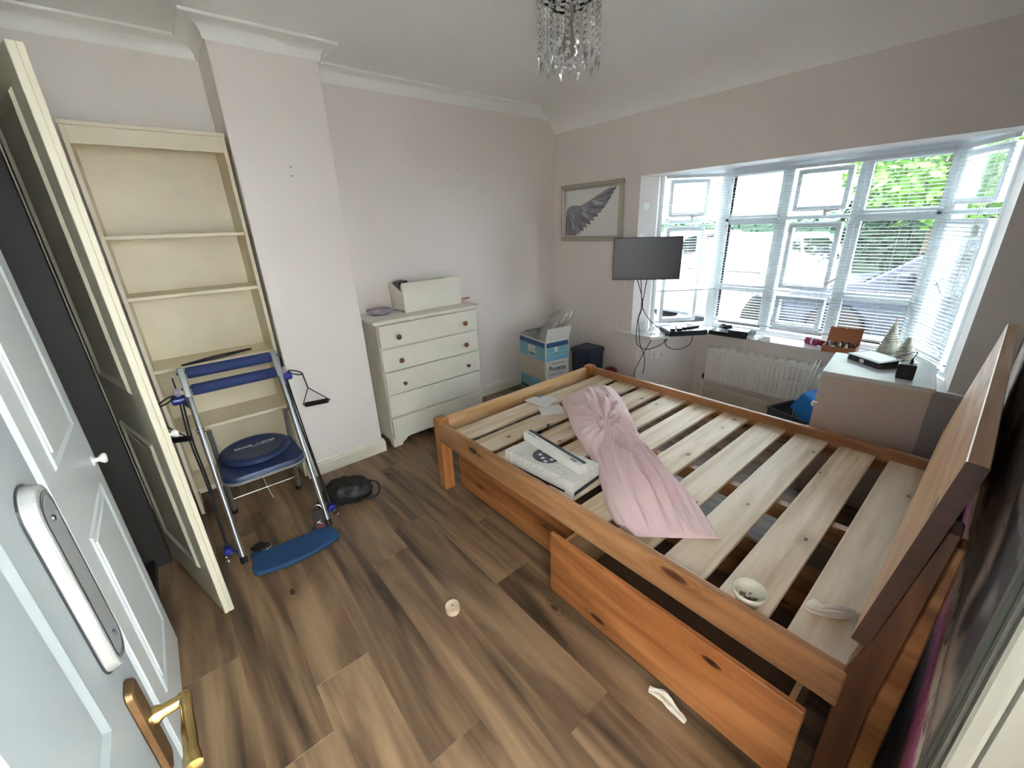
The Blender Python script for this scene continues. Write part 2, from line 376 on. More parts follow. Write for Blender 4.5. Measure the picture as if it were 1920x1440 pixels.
# large plaster cove along the window wall
prof = [(-.001, H+.001)]+[(.34*(1-math.cos(a)), 2.274+(H-2.274)*math.sin(a)) for a in (math.pi/2*i/14 for i in range(15))]
prof = [(0, H+.002), (0, 2.274), (.006, 2.272)]+[(.006+.36*(1-math.cos(math.pi/2*i/14)), 2.276+(H-2.276)*math.sin(math.pi/2*i/14)) for i in range(1, 15)]
struct('trim_1', sweep([(0, 0), (XW, 0)], prof, 1), M['ceil'], smooth=True)
cp = [(0, H+.002), (0, 2.378), (.008, 2.376), (.012, 2.386)]+[(.012+.066*(1-math.cos(a)), 2.388+.052*math.sin(a)) for a in (math.pi/2*i/6 for i in range(1, 7))]+[(.086, 2.442), (.09, 2.447), (.09, H+.002)]
struct('trim_2', sweep([(0, -4.15), (0, -2.634), (.32, -2.634), (.32, -2.128), (0, -2.128), (0, 0)], cp, 1), M['cove'], smooth=True)
sk = [(0, 0), (.018, 0), (.018, .075), (.013, .083), (.013, .092), (.006, .1), (0, .1)]
struct('baseboard_left', sweep([(0, -3.4), (0, -2.634), (.32, -2.634), (.32, -2.128), (0, -2.128), (0, -.0), (1.02, 0), (1.33, .47), (2.63, .47), (2.87, 0), (XW, 0)], sk, 1), M['skirt'])
# floor: sub-floor and laminate planks
fl = struct('floor', MB().box(-.15, -4.3, -.06, 4.5, .3, -.012).box(1.0, .3, -.06, 2.9, .5, -.012), M['under'])
struct('floor_hall', MB().box(XW, -4.15, -.012, 4.4, -1.7, 0), M['plank'])
rows = {}
for k in range(-9, 17):
    y0 = -2.4577+.19*k; y1 = y0+.19
    if y0 < -4.15 or y0 > .47: continue
    off = {-2: 2.247-1.285*2, -1: 1.356-1.285*2, 0: 2.471-1.285*3}.get(k, random.uniform(-1.2, -.1))
    xa, xb = (0, XW) if y1 <= .02 else (1.05, 2.85)
    if y1 > .02 and y1 > .35: xa, xb = 1.3, 2.66
    y1c = min(y1, .47)
    x = off
    while x < xb:
        a, b = max(x, xa), min(x+1.285, xb); x += 1.285
        if b-a < .02: continue
        obj('plank', MB().box(a, y0, -.012, b, y1c, 0), M['plank'], fl, bevel=.0006)
# ------------------------------------------------------------------ bay: sill, windows, blinds
sillpts = [(.80, -.045), (1.165, -.03), (1.185, .0), (1.425, .425), (2.55, .425), (2.775, -.0), (2.79, -.03), (3.02, -.045), (3.02, -.002), (2.938, -.002), (2.938, 0), (2.903, .2), (2.65, .64), (1.33, .64), (.987, .2), (.947, 0), (.947, -.002), (.80, -.002)]
struct('trim_3', MB().prism(sillpts, .570, .597), M['sillp'], bevel=.009, seg=2, ang=1.0)
def window(name, a, b, z0, z1, cols, rows_, label=None, handles=()):
    """a, b: plan end points seen from inside left to right; cols: [(u0,u1,opening)], rows_: [(z0,z1)] of glass."""
    a, b = Vector((*a, 0)), Vector((*b, 0)); d = (b-a); L = d.length; rz = math.atan2(d.y, d.x)
    root = empty(name, (a.x, a.y, z0), rz); root['kind'] = 'structure'
    if label: root['label'] = label
    hh = z1-z0; D = .06
    f = MB().box(0, 0, 0, .03, D, hh).box(L-.03, 0, 0, L, D, hh).box(.03, 0, 0, L-.03, D, .03).box(.03, 0, hh-.03, L-.03, D, hh)
    obj('window_frame', f, M['upvc'], root, world=False, bevel=.004)
    us = [c[0] for c in cols]; ue = [c[1] for c in cols]
    for i in range(len(cols)-1):
        obj('mullion', MB().box(ue[i]+.025, 0, .03, us[i+1]-.025, D, hh-.03), M['upvc'], root, world=False, bevel=.006)
    for i, (u0, u1, op) in enumerate(cols):
        for j, (g0, g1) in enumerate(rows_):
            g0 -= z0; g1 -= z0; e = .032 if op else 0; m = .025 if not op else .03
            U0, U1, G0, G1 = u0+e, u1-e, g0+e, g1-e
            s = MB().box(U0-m, -.012 if op else .01, G0-m, U0, D-.01, G1+m).box(U1, -.012 if op else .01, G0-m, U1+m, D-.01, G1+m)
            s.box(U0, -.012 if op else .01, G0-m, U1, D-.01, G0).box(U0, -.012 if op else .01, G1, U1, D-.01, G1+m)
            sash = obj('sash', s, M['upvc'], root, world=False, bevel=.004)
            p = obj('pane', MB().box(U0-.006, .025, G0-.006, U1+.006, .033, G1+.006), M['glass'], sash, world=False)
        for j in range(len(rows_)-1):
            g0 = rows_[j][1]-z0+.025; g1 = rows_[j+1][0]-z0-.025
            if g1 > g0: obj('transom', MB().box(u0-.025, 0, g0, u1+.025, D, g1), M['upvc'], root, world=False, bevel=.005)
    for (u, z, rot) in handles:
        hb = MB().box(u-.012, -.022, z-z0-.03, u+.012, -.012, z-z0+.03)
        hd = obj('handle', hb, M['white'], root, world=False, bevel=.004)
        hl = MB().bar((u, -.03, z-z0), (u+.09*math.cos(rot), -.042, z-z0+.09*math.sin(rot)), .014, .012); hl.box(u-.008, -.04, z-z0-.008, u+.008, -.02, z-z0+.008)
        obj('lever', hl, M['white'], hd, world=False, bevel=.003)
    return root
R3 = [(.685, .925), (.985, 1.455), (1.535, 1.815)]
window('window_1', (1.34, .655), (2.645, .655), .60, 1.872, [(.03, .38, 0), (.485, .815, 1), (.91, 1.275, 0)], R3, 'front bay window with nine panes behind a white blind', [(.70, 1.53, .1), (.80, 1.03, .7)])
window('window_2', (.995, .215), (1.335, .65), .60, 1.872, [(.07, .40, 1)], [(.66, 1.455), (1.535, 1.815)], 'angled bay window behind the television', [(.27, 1.53, .2)])
window('window_3', (2.65, .65), (2.905, .215), .60, 1.872, [(.06, .44, 1)], [(.66, 1.455), (1.535, 1.815)], 'angled bay window beside the headboard', [(.22, 1.1, -.5)])
struct('trim_4', MB().prism([(1.30, .60), (1.345, .655), (1.345, .74), (1.25, .74)], .59, 1.872).prism([(2.69, .60), (2.73, .74), (2.64, .74), (2.64, .655)], .59, 1.872), M['upvc'])
def blind(label, a, b, inset, zt, zb, pitch=.0215, cords=(.12, .88), wand=None, extra=()):
    a, b = Vector((*a, 0)), Vector((*b, 0)); d = (b-a); L = d.length; rz = math.atan2(d.y, d.x); nrm = Vector((d.y, -d.x, 0)).normalized()
    o = a+nrm*inset
    root = thing('venetian_blind', label, 'blind', (o.x, o.y, zb), rz, 'white slatted blinds in the bay')
    obj('headrail', MB().box(0, -.013, zt-zb-.024, L, .013, zt-zb), M['slat'], root, world=False, bevel=.002)
    obj('bottom_rail', MB().box(0, -.012, 0, L, .012, .012), M['slat'], root, world=False, bevel=.003)
    sec = [(-.0125, -.0012), (-.006, .0008), (.0, .0014), (.006, .0008), (.0125, -.0012)]
    mb = MB(); K = len(sec)
    for x in (0.002, L-.002):
        mb.v += [(x, y, z) for y, z in sec]+[(x, y, z-.0005) for y, z in sec]
    for i in range(K-1):
        mb.f += [(i, i+1, 2*K+i+1, 2*K+i), (K+i, 3*K+i, 3*K+i+1, K+i+1)]
    mb.f += [(0, 2*K, 3*K, K), (K-1, 2*K-1, 4*K-1, 3*K-1)]
    s0 = None; n = int((zt-zb-.04)/pitch)
    for i in range(n):
        if s0 is None: s = s0 = obj('slat', mb, M['slat'], root, world=False, smooth=True)
        else: s = s0.copy(); COL.objects.link(s); s.parent = root
        s.location = (0, 0, .022+i*pitch); s.rotation_euler = (random.uniform(-.03, .03)+.05, random.uniform(-.0006, .0006), 0)
    for c in cords:
        cb = MB()
        for yy in (-.0135, .0135): cb.box(c*L-.0008, yy-.0006, .01, c*L+.0008, yy+.0006, zt-zb-.02)
        obj('ladder_cord', cb, M['slat'], root, world=False)
    if wand: obj('pull_cord', MB().tube([(wand*L, -.018, zt-zb-.02), (wand*L+.004, -.02, .45), (wand*L, -.019, .3)], .0016, 5), M['slat'], root, world=False)
    return root
blind('wide white venetian blind across the front bay window', (1.365, .655), (2.62, .655), .032, 1.845, .665, cords=(.1, .5, .88), wand=.93)
blind('part-raised white venetian blind in the angled window behind the television', (1.01, .235), (1.325, .64), .034, 1.845, .93, wand=.1)
blind('narrow white venetian blind in the angled window beside the headboard', (2.66, .635), (2.895, .235), .034, 1.845, .64, wand=.85)
for i, (p, s) in enumerate([((.9618, .078, 1.623), 1.), ((.9552, .045, 1.40), .9)]):
    pts = []
    for k in range(24):
        a = 2*math.pi*k/24; pts.append((16*math.sin(a)**3*.0021*s, (13*math.cos(a)-5*math.cos(2*a)-2*math.cos(3*a)-math.cos(4*a))*.0024*s))
    m = frame_m(p, (.196, .98, 0), (0, 0, 1)); mb = MB().prism(pts, 0, .001, m)
    o = obj('heart_sticker', mb, M['sticker'])
    tag(o, ['white heart sticker higher up on the bay reveal', 'white heart sticker just above the television'][i], 'sticker', 'heart stickers on the bay reveal')

# ------------------------------------------------------------------ bed
bed = thing('slatted_bed', 'orange pine double bed frame with bare pale slats and no mattress', 'bed', (2.03, -1.34, 0))
zr = .459; zs = .414
obj('side_rail', MB().box(1.068, -2.052, .335, 3.0, -2.024, zr), M['pine'], bed, bevel=.005, seg=2)
obj('side_rail', MB().box(1.068, -.659, .335, 3.0, -.631, zr), M['pine'], bed, bevel=.005, seg=2)
obj('foot_rail', MB().box(1.008, -1.985, .315, 1.036, -.70, zr+.002), M['pine_y'], bed, bevel=.006, seg=2)
for y in (-2.052, -.700): obj('foot_post', MB().box(1.006, y, 0, 1.072, y+.069, .474), M['pine_z'], bed, bevel=.005, seg=2)
for i in range(10):
    x = 1.124+i*.1921
    obj('slat', MB().box(x, -2.018, zs-.018, x+.1436, -.664, zs), M['slatw'], bed, bevel=.0025)
for y in (-2.024, -.683): obj('ledger', MB().box(1.08, y, zs-.05, 2.98, y+.024, zs-.018), M['pine'], bed)
obj('centre_beam', MB().box(1.04, -1.36, zs-.09, 2.98, -1.325, zs-.018), M['pine'], bed)
obj('head_rail', MB().box(2.972, -2.02, .30, 2.998, -.66, zs-.02), M['pine_y'], bed)
# headboard: one leaning plank and two raked posts
def hx(z): return 2.985+(z-.585)*(.064/.50)
mb = MB(); pr = [(hx(.58), .58), (hx(1.085), 1.085), (hx(1.085)+.031, 1.083), (hx(.58)+.030, .575)]
mb.v = [(x, y, z) for y in (-2.062, -.60) for x, z in pr]; mb.f = [(3,2,1,0), (4,5,6,7)]+[(i, (i+1) % 4, 4+(i+1) % 4, 4+i) for i in range(4)]
obj('headboard', mb, M['headw'], bed, bevel=.002)
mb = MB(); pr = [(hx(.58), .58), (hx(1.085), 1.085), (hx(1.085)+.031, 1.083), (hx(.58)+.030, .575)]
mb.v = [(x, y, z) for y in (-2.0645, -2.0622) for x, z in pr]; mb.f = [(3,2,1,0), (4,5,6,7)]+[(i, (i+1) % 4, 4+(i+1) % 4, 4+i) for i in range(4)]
obj('shade_cap', mb, M['end_shade'], bed, label='near end of the headboard plank with shade painted into its brown')  # thin sheet over the near end, its shade put into the colour
for y in (-2.05, -.67):
    mb = MB(); pr = [(2.992, 0), (2.992, .47), (3.018, .60), (3.062, .93), (3.082, .93), (3.066, .60), (3.056, .40), (3.058, 0)]; K = len(pr)
    mb.v = [(x, yy, z) for yy in (y, y+.055) for x, z in pr]; mb.f = [tuple(range(K-1, -1, -1)), tuple(range(K, 2*K))]+[(i, (i+1) % K, K+(i+1) % K, K+i) for i in range(K)]
    obj('head_post', mb, M['post'], bed, bevel=.003)
    mb = MB(); pr = [(3.058, 0), (3.056, .40), (3.066, .60), (3.082, .90), (3.094, .90), (3.096, .60), (3.096, 0)]; K = len(pr)
    mb.v = [(x, yy, z) for yy in (y+.002, y+.05) for x, z in pr]; mb.f = [tuple(range(K-1, -1, -1)), tuple(range(K, 2*K))]+[(i, (i+1) % K, K+(i+1) % K, K+i) for i in range(K)]
    obj('post_brace', mb, M['pine_d'], bed, bevel=.003)
def bed_drawer(label, x0, x1, yf, zt):
    r = thing('underbed_drawer', label, 'drawer', ((x0+x1)/2, yf+.3, 0), 0, 'pine drawers under the bed')
    obj('drawer_front', MB().box(x0, yf, .045, x1, yf+.02, zt), M['pine_d'], r, bevel=.003)
    obj('drawer_base', MB().box(x0+.03, yf+.02, .062, x1-.03, yf+.60, .07), M['hardb'], r)
    for x in (x0+.03, x1-.045): obj('drawer_side', MB().box(x, yf+.02, .05, x+.015, yf+.60, zt-.05), M['pine_y'], r)
    obj('drawer_back', MB().box(x0+.03, yf+.60, .05, x1-.03, yf+.615, zt-.05), M['pine'], r)
    for x in (x0+.1, x1-.12):
        for y in (yf+.1, yf+.5): obj('castor', MB().lathe([(.022, -.01), (.022, .01)], 10, Matrix.Translation((x, y, .0225)) @ Matrix.Rotation(math.pi/2, 4, 'Y')), M['blackr'], r)
bed_drawer('pine underbed drawer pushed in under the foot half of the bed', 1.145, 2.045, -1.985, .325)
bed_drawer('knotty pine underbed drawer pulled out under the head half of the bed', 2.06, 2.955, -2.135, .345)

# pink pillow
Lp = [(1.29, -1.255), (1.42, -1.345), (1.60, -1.49), (1.78, -1.605), (1.93, -1.70), (2.08, -1.83), (2.21, -1.945), (2.325, -2.005)]
Rp = [(1.345, -.865), (1.53, -.955), (1.74, -1.135), (1.915, -1.30), (2.09, -1.435), (2.24, -1.55), (2.37, -1.61), (2.565, -1.765)]
Ls = smoothpath([(*p, 0) for p in Lp], 10); Rs = smoothpath([(*p, 0) for p in Rp], 10)
def at(ps, t):
    q = t*(len(ps)-1); i = min(int(q), len(ps)-2); return ps[i].lerp(ps[i+1], q-i)
NU, NV = 84, 150
def ptop(a, t):
    l, r = at(Ls, t), at(Rs, t); p = l.lerp(r, a); u = abs(2*a-1)
    ed = max(0, min(1, t/.10))**.5*max(0, min(1, (1-t)/.16))**.55
    hgt = (.085+.035*math.exp(-((t-.24)/.2)**2)-.03*math.exp(-((t-.47)/.09)**2)+.02*math.exp(-((t-.72)/.2)**2))*ed
    z = hgt*max(0, 1-u**2.6)**.55
    # creases radiating from the pinched waist
    d = p-Vector((1.775, -1.42, 0)); rr = d.length; an = math.atan2(d.y, d.x)
    w = .019*math.sin(an*15+noise.noise(Vector((p.x*6, p.y*6, 0)))*3.4)*math.exp(-((rr-.20)/.20)**2)
    dd = (t-.5)*1.4; s = noise.noise(Vector((a*9+dd*.6, dd*2.2, 3.1)))*.030+noise.noise(Vector((a*22, dd*5, 8)))*.012
    s += (abs(noise.noise(Vector((a*7.5+dd*.9, dd*1.1, 1.7))))**.7)*-.03
    rg_ = 1-abs(math.sin(math.pi*(a*6.5+.9*noise.noise(Vector((a*3+2, dd*2.4, 5.5)))+.5*dd)))
    s += (.022*rg_**2.5-.008)*min(1, max(0, (t-.44)/.14))*min(1, max(0, (1-t)/.12))
    rg2 = 1-abs(math.sin(math.pi*(t*11+1.6*noise.noise(Vector((a*4, t*5, 9.5))))))
    s += (.013*rg2**3-.003)*max(0, 1-abs(t-.28)/.24)
    k = max(0, 1-u**3)
    zz = zs+.004+z+(w+s*(.6+.6*(t > .45)))*k*ed
    gap = max(0, min(1, (-1.975-p.y)/.03)); zz = max(zz, zs+.006)+gap*.047
    return (p.x, p.y, zz)
mb = MB().grid(ptop, NU, NV)
def pbot(a, t):
    l, r = at(Ls, t), at(Rs, t); p = l.lerp(r, a); gap = max(0, min(1, (-1.975-p.y)/.03)); return (p.x, p.y, zs+.003+gap*.047)
b0 = len(mb.v); mb.grid(pbot, NU, NV)
for j in range(NV-1):
    for i in (0, NU-1): mb.f.append((j*NU+i, (j+1)*NU+i, b0+(j+1)*NU+i, b0+j*NU+i))
for i in range(NU-1):
    for j in (0, NV-1): mb.f.append((j*NU+i, j*NU+i+1, b0+j*NU+i+1, b0+j*NU+i))
tag(obj('body_pillow', mb, M['cloth'], smooth='all'), 'long crumpled pale pink pillow lying across the bed slats', 'pillow')

# gift box, slim box, papers, bowl, tissues
g = thing('gift_box', 'speckled white gift box with round window and navy tray lying on slats', 'box', (1.82, -1.885, zs), .08)
obj('sleeve', MB().box(-.20, -.098, .014, .20, .10, .078), M['speck'], g, world=False, bevel=.002)
obj('tray', MB().box(-.17, -.094, .0, .205, .105, .012), M['navyp'], g, world=False, bevel=.002, label='dark navy tray showing under the sleeve')
obj('end_flap', MB().box(.165, -.105, -.0, .212, -.098, .079).box(.165, -.105, .078, .212, -.02, .080), M['card'], g, world=False, label='plain white end flap')
obj('end_flap', MB().box(-.206, -.102, .014, -.165, -.098, .079).box(-.206, -.102, .078, -.165, -.04, .080), M['card'], g, world=False, label='plain white end flap')
cw = obj('round_window', MB().lathe([(.001, .0788), (.062, .0788), (.062, .0782)], 32, Matrix.Translation((-.02, -.012, 0)), 1.1, .95), M['starblue'], g, world=False, label='dark slate round window')
def star(mb, c, r, z, n=5):
    mb.prism([(c[0]+(r if k % 2 == 0 else r*.45)*math.cos(math.pi*k/n+.3), c[1]+(r if k % 2 == 0 else r*.45)*math.sin(math.pi*k/n+.3)) for k in range(2*n)], z, z+.0006)
mb = MB()
for c in ((-.05, -.02), (-.02, -.036), (.008, -.05), (.02, -.02), (-.055, .012)): star(mb, c, .013, .0789)
obj('star_print', mb, M['whitet'], cw, world=False)
s = thing('slim_box', 'long slim white box with dark strip and barcode on top of the gift box', 'box', (1.815, -1.868, zs+.0812), -.10)
obj('carton', MB().box(-.205, -.022, 0, .205, .022, .045), M['card'], s, world=False, bevel=.0015)
obj('dark_strip', MB().box(-.20, .004, .0451, .205, .0215, .0456), M['starblue'], s, world=False)
mb = MB()
for i in range(12): mb.box(.135+i*.0032, -.016, .0451, .1365+i*.0032, -.003, .0455)
obj('barcode', mb, M['black'], s, world=False); obj('print_line', MB().box(-.18, -.014, .0451, -.12, -.008, .0454), M['print'], s, world=False)
mb = MB().add([(1.103, -1.414, zs+.003), (1.283, -1.389, zs+.003), (1.255, -1.263, zs+.005), (1.099, -1.309, zs+.003), (1.103, -1.414, zs+.006), (1.283, -1.389, zs+.018), (1.262, -1.262, zs+.028), (1.099, -1.309, zs+.007)], [(3,2,1,0),(4,5,6,7),(0,1,5,4),(1,2,6,5),(2,3,7,6),(3,0,4,7)])
lf = obj('leaflet', mb, M['paper'], None); tag(lf, 'folded white leaflet with grey drawing on slats near the foot rail', 'paper')
mb = MB().prism([(1.175, -1.395), (1.225, -1.386), (1.215, -1.33), (1.185, -1.34)], 0, .0005, frame_m((0, 0, zs+.0135), (1, 0, .055), (0, 1, .02)))
WM[lf.name] = Matrix.Translation(lf.location); obj('grey_drawing', mb, M['print'], lf)
tag(obj('envelope', MB().prism([(1.238, -1.421), (1.349, -1.488), (1.425, -1.365), (1.30, -1.285)], zs+.001, zs+.0026), M['paper']), 'flat white envelope half under the pink pillow', 'envelope')
bw = thing('small_bowl', 'small cream bowl of screws standing on a slat by the near rail', 'bowl', (2.742, -1.972, zs))
obj('bowl', MB().lathe([(.001, 0), (.026, 0), (.028, .004), (.041, .03), (.047, .055), (.045, .056), (.039, .03), (.026, .008), (.001, .006)], 28), M['bowl'], bw, world=False, smooth='all')
for i in range(26):
    a = random.uniform(0, 6.28); r = random.uniform(0, .022); q = Vector((r*math.cos(a), r*math.sin(a), .010+random.uniform(0, .012))); dv = Vector((random.uniform(-1, 1), random.uniform(-1, 1), random.uniform(-.3, .4))).normalized()*.008
    mb = MB().tube([q-dv, q+dv], .0014, 5).tube([q+dv*.9, q+dv*1.12], .0032, 6)
    sc = obj('screw', mb, M['nails'], None, world=True); sc.location = sc.location+Vector((2.742, -1.972, zs)); tag(sc, 'tiny metal screw lying in the cream bowl', 'screw', 'screws in the cream bowl')
def crumple(name, label, pts, wid, hgt, mat, seed, group=None, cat='tissue'):
    P = smoothpath(pts, 8); n = 14
    mb = MB()
    def fn(a, t):
        q = t*(len(P)-1); i = min(int(q), len(P)-2); p = P[i].lerp(P[i+1], q-i); d = (P[i+1]-P[i]).normalized(); w = Vector((-d.y, d.x, 0))
        an = 2*math.pi*a; rr = .35+.65*math.sin(math.pi*min(1, max(0, .04+t*.92)))**.5
        nn = 1+.6*noise.noise(Vector((math.cos(an)*1.6+seed, math.sin(an)*1.6, t*3.5)))+.38*math.sin(an*5+t*4)
        v = p+w*(math.cos(an)*wid*rr*nn)+Vector((0, 0, max(.001, (math.sin(an)*.5+.5)*hgt*rr*nn)))
        return tuple(v)
    mb.grid(fn, n*2, 26, True); K = n*2
    mb.f.append(tuple(range(K-1, -1, -1))); mb.f.append(tuple(25*K+k for k in range(K)))
    return tag(obj(name, mb, mat), label, cat, group)
crumple('tissue', 'twisted white tissue lying on the last slat by the headboard', [(2.862, -1.862, zs+.001), (2.885, -1.862, zs+.001), (2.925, -1.838, zs+.001), (2.972, -1.797, zs+.001)], .014, .028, M['tissue'], 1.3, 'crumpled tissues')
crumple('tissue', 'crumpled white tissue on the floor beside the open underbed drawer', [(2.562, -2.163, .001), (2.60, -2.150, .001), (2.645, -2.158, .001), (2.695, -2.162, .001)], .012, .022, M['tissue'], 5.7, 'crumpled tissues')
sp = tag(obj('wooden_spool', MB().lathe([(.006, 0), (.029, 0), (.030, .003), (.030, .030), (.029, .033), (.006, .033), (.006, 0)], 28), M['slatw'], None, origin=(0, 0, 0), bevel=0, smooth=True), 'round wooden disc with a hole standing alone on the floor', 'disc'); sp.location = (1.835, -2.492, 0)

# ------------------------------------------------------------------ chest of drawers and what stands on it
ch = thing('chest_of_drawers', 'white painted five-drawer chest against the pink wall', 'chest', (.19, -1.645, 0))
X = .362; ya, yb = -2.058, -1.232
obj('carcass', MB().box(.022, ya+.008, .09, X-.022, yb-.008, .938), M['chest'], ch, bevel=.002)
obj('top', MB().box(.004, ya-.024, .938, X+.018, yb+.024, .955).box(.004, ya-.014, .93, X+.008, yb+.014, .938), M['chest'], ch, bevel=.005, seg=2)
ap = [(ya+.008, .0), (ya+.075, .0), (ya+.085, .022), (ya+.11, .034), (ya+.125, .05), (ya+.16, .058), (yb-.16, .058), (yb-.125, .05), (yb-.11, .034), (yb-.085, .022), (yb-.075, .0), (yb-.008, .0), (yb-.008, .09), (ya+.008, .09)]
obj('shaped_plinth', MB().prism(ap, X-.04, X-.022, frame_m((0, 0, 0), (0, 1, 0), (0, 0, 1))).prism([(0.022, 0), (.07, 0), (.09, .04), (X-.09, .04), (X-.065, 0), (X-.04, 0), (X-.04, .09), (.022, .09)], 0, .015, frame_m((0, ya+.023, 0), (1, 0, 0), (0, 0, 1))).prism([(0.022, 0), (.07, 0), (.09, .04), (X-.09, .04), (X-.065, 0), (X-.04, 0), (X-.04, .09), (.022, .09)], 0, .015, frame_m((0, yb-.008, 0), (1, 0, 0), (0, 0, 1))), M['chest'], ch, bevel=.001)
dz = [(.768, .922, .008, 'w'), (.594, .754, 0, 'w'), (.422, .586, .008, 'm'), (.246, .414, .002, ''), (.072, .236, .012, '')]
for a, b, out, kn in dz:
    d = obj('drawer', MB().box(X-.03, ya+.012, a, X+out, yb-.012, b), M['chest'], ch, bevel=.003)
    for y in (-1.917, -1.367):
        if kn:
            m = Matrix.Translation((X+out, y, (a+b)/2-.012)) @ Matrix.Rotation(math.pi/2, 4, 'Y')
            r = 1 if kn == 'w' else .72
            obj('knob', MB().lathe([(.008*r, 0), (.007*r, .01), (.016*r, .016), (.019*r, .024), (.016*r, .03), (.001, .033)], 14, m), M['knobw'] if kn == 'w' else M['knobm'], d, smooth='all', label='brown wooden knob' if kn == 'w' else 'small bronze knob')
ld = thing('loose_drawer', 'white wooden drawer taken out and set on top of the chest', 'drawer', (.125, -1.53, .9555), math.radians(3))
obj('drawer_front', MB().box(.088, -.252, 0, .104, .252, .212), M['chest'], ld, world=False, bevel=.002)
obj('drawer_side', MB().box(-.12, -.238, .012, .088, -.226, .195).box(-.12, -.2385, .055, .088, -.2375, .065), M['chest'], ld, world=False, bevel=.001)
obj('drawer_side', MB().box(-.12, .226, .012, .088, .238, .195), M['chest'], ld, world=False, bevel=.001)
obj('drawer_back', MB().box(-.12, -.238, .012, -.108, .238, .195), M['chest'], ld, world=False, bevel=.001)
obj('drawer_base', MB().box(-.12, -.232, .014, .088, .232, .02), M['hardb'], ld, world=False)
bb = tag(obj('black_case', MB().box(-.055, -.035, 0, .055, .035, .195, Matrix.Rotation(.12, 4, 'X')), M['black'], None, origin=(0, 0, 0), bevel=.004), 'black case poking up out of the loose white drawer', 'case'); bb.location = (.135, -1.715, .979)
fl_ = MB()
def ff(a, t):
    an = 2*math.pi*a; r = math.sin(math.pi*t); n_ = 1+.35*noise.noise(Vector((math.cos(an)*2.2, math.sin(an)*2.2, t*4)))
    return (.055*r*math.cos(an)*n_*1.1, .085*r*math.sin(an)*n_, max(0, .024-.026*math.cos(math.pi*t)*n_))
fl_.grid(ff, 28, 14, True)
f_ = tag(obj('fluffy_scrunchie', fl_, M['fluff'], None, origin=(0, 0, 0), smooth='all'), 'fluffy lavender-grey hair band on the chest beside the loose drawer', 'hair band'); f_.location = (.12, -1.915, .9555)
tag(obj('coat_hanger', MB().tube(smoothpath([(.06, -1.30, .960), (.05, -1.16, .960), (.045, -1.105, .961), (.06, -1.09, .962), (.085, -1.13, .961), (.12, -1.28, .960)], 4), .003, 6), M['pinkwire']), 'pink plastic hanger end sticking out behind the loose drawer', 'hanger')

# ------------------------------------------------------------------ alcove shelves
sh = thing('shelf_unit', 'tall cream shelf unit with empty shelves in the alcove', 'shelves', (.15, -2.935, 0))
y0, y1 = -3.24, -2.647
obj('back_panel', MB().box(.006, y0, .02, .016, y1, 1.985), M['shelf'], sh)
for y in (y0, y1-.018): obj('side_panel', MB().box(.016, y, 0, .285, y+.018, 1.985), M['shelf'], sh, bevel=.0015)
obj('top_panel', MB().box(.004, y0-.003, 1.985, .292, y1+.003, 2.002), M['shelf'], sh, bevel=.0015)
obj('header_rail', MB().box(.268, y0+.018, 1.915, .286, y1-.018, 1.985), M['shelf'], sh, bevel=.001)
for z in (1.523, 1.24, .866, .508, .148): obj('shelf', MB().box(.016, y0+.018, z, .282, y1-.018, z+.017), M['shelf'], sh, bevel=.0015)
hg = MB().tube([(.272, -3.105, .888), (.215, -2.99, .888), (.20, -2.955, .889), (.19, -2.93, .889), (.185, -2.90, .888), (.165, -2.772, .888), (.172, -2.762, .888), (.245, -2.93, .888), (.279, -3.10, .888)], .0045, 6, True)
tag(obj('coat_hanger', hg, M['blackr'], None), 'thin black coat hanger lying on a cream alcove shelf', 'hanger')

# ------------------------------------------------------------------ wardrobe
wd = thing('built_in_wardrobe', 'white panelled wardrobe with one door ajar and a dark inside', 'wardrobe', (1.2, -3.75, 0))
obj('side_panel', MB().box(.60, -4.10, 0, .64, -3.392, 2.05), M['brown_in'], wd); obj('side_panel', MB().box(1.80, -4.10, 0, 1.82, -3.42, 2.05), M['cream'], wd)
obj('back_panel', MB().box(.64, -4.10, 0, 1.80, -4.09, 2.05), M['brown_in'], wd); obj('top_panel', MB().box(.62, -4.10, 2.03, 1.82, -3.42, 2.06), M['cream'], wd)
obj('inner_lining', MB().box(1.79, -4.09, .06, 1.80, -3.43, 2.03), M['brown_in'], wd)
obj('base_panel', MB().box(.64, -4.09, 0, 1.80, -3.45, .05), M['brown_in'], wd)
def ringp(mb, x0, z0, x1, z1, w, y, d):   # raised moulding frame on a door face (door local: x along, face at +y)
    for s_, e in ((0, 0), (w*.45, .35)):
        pass
    o = [(x0, z0), (x1, z0), (x1, z1), (x0, z1)]; i_ = [(x0+w, z0+w), (x1-w, z0+w), (x1-w, z1-w), (x0+w, z1-w)]; m_ = [(x0+w*.35, z0+w*.35), (x1-w*.35, z0+w*.35), (x1-w*.35, z1-w*.35), (x0+w*.35, z1-w*.35)]
    n = len(mb.v); mb.v += [(a, y, b) for a, b in o]+[(a, y+d, b) for a, b in m_]+[(a, y-d*.0, b) for a, b in i_]
    for k in range(4):
        j = (k+1) % 4; mb.f += [(n+k, n+j, n+4+j, n+4+k), (n+4+k, n+4+j, n+8+j, n+8+k)]
def panel(parent, x0, z0, x1, z1, y, mat, sgn=1, w=.018, d=.0045):
    mb = MB(); ringp(mb, x0, z0, x1, z1, w, y, d*sgn)
    g_ = w+.02
    mb.box(x0+g_, min(y, y+.004*sgn), z0+g_, x1-g_, max(y, y+.004*sgn), z1-g_)
    obj('panel', mb, mat, parent, world=True, bevel=0)
dr = obj('door', MB().box(1.205, -3.425, .012, 1.745, -3.397, 2.03), M['doorw'], wd, bevel=.003, label='closed white wardrobe door')
for a in ((1.30, 1.00, 1.645, 1.93), (1.30, .20, 1.645, .80)): panel(dr, a[0], a[1], a[2], a[3], -3.397, M['doorw'])
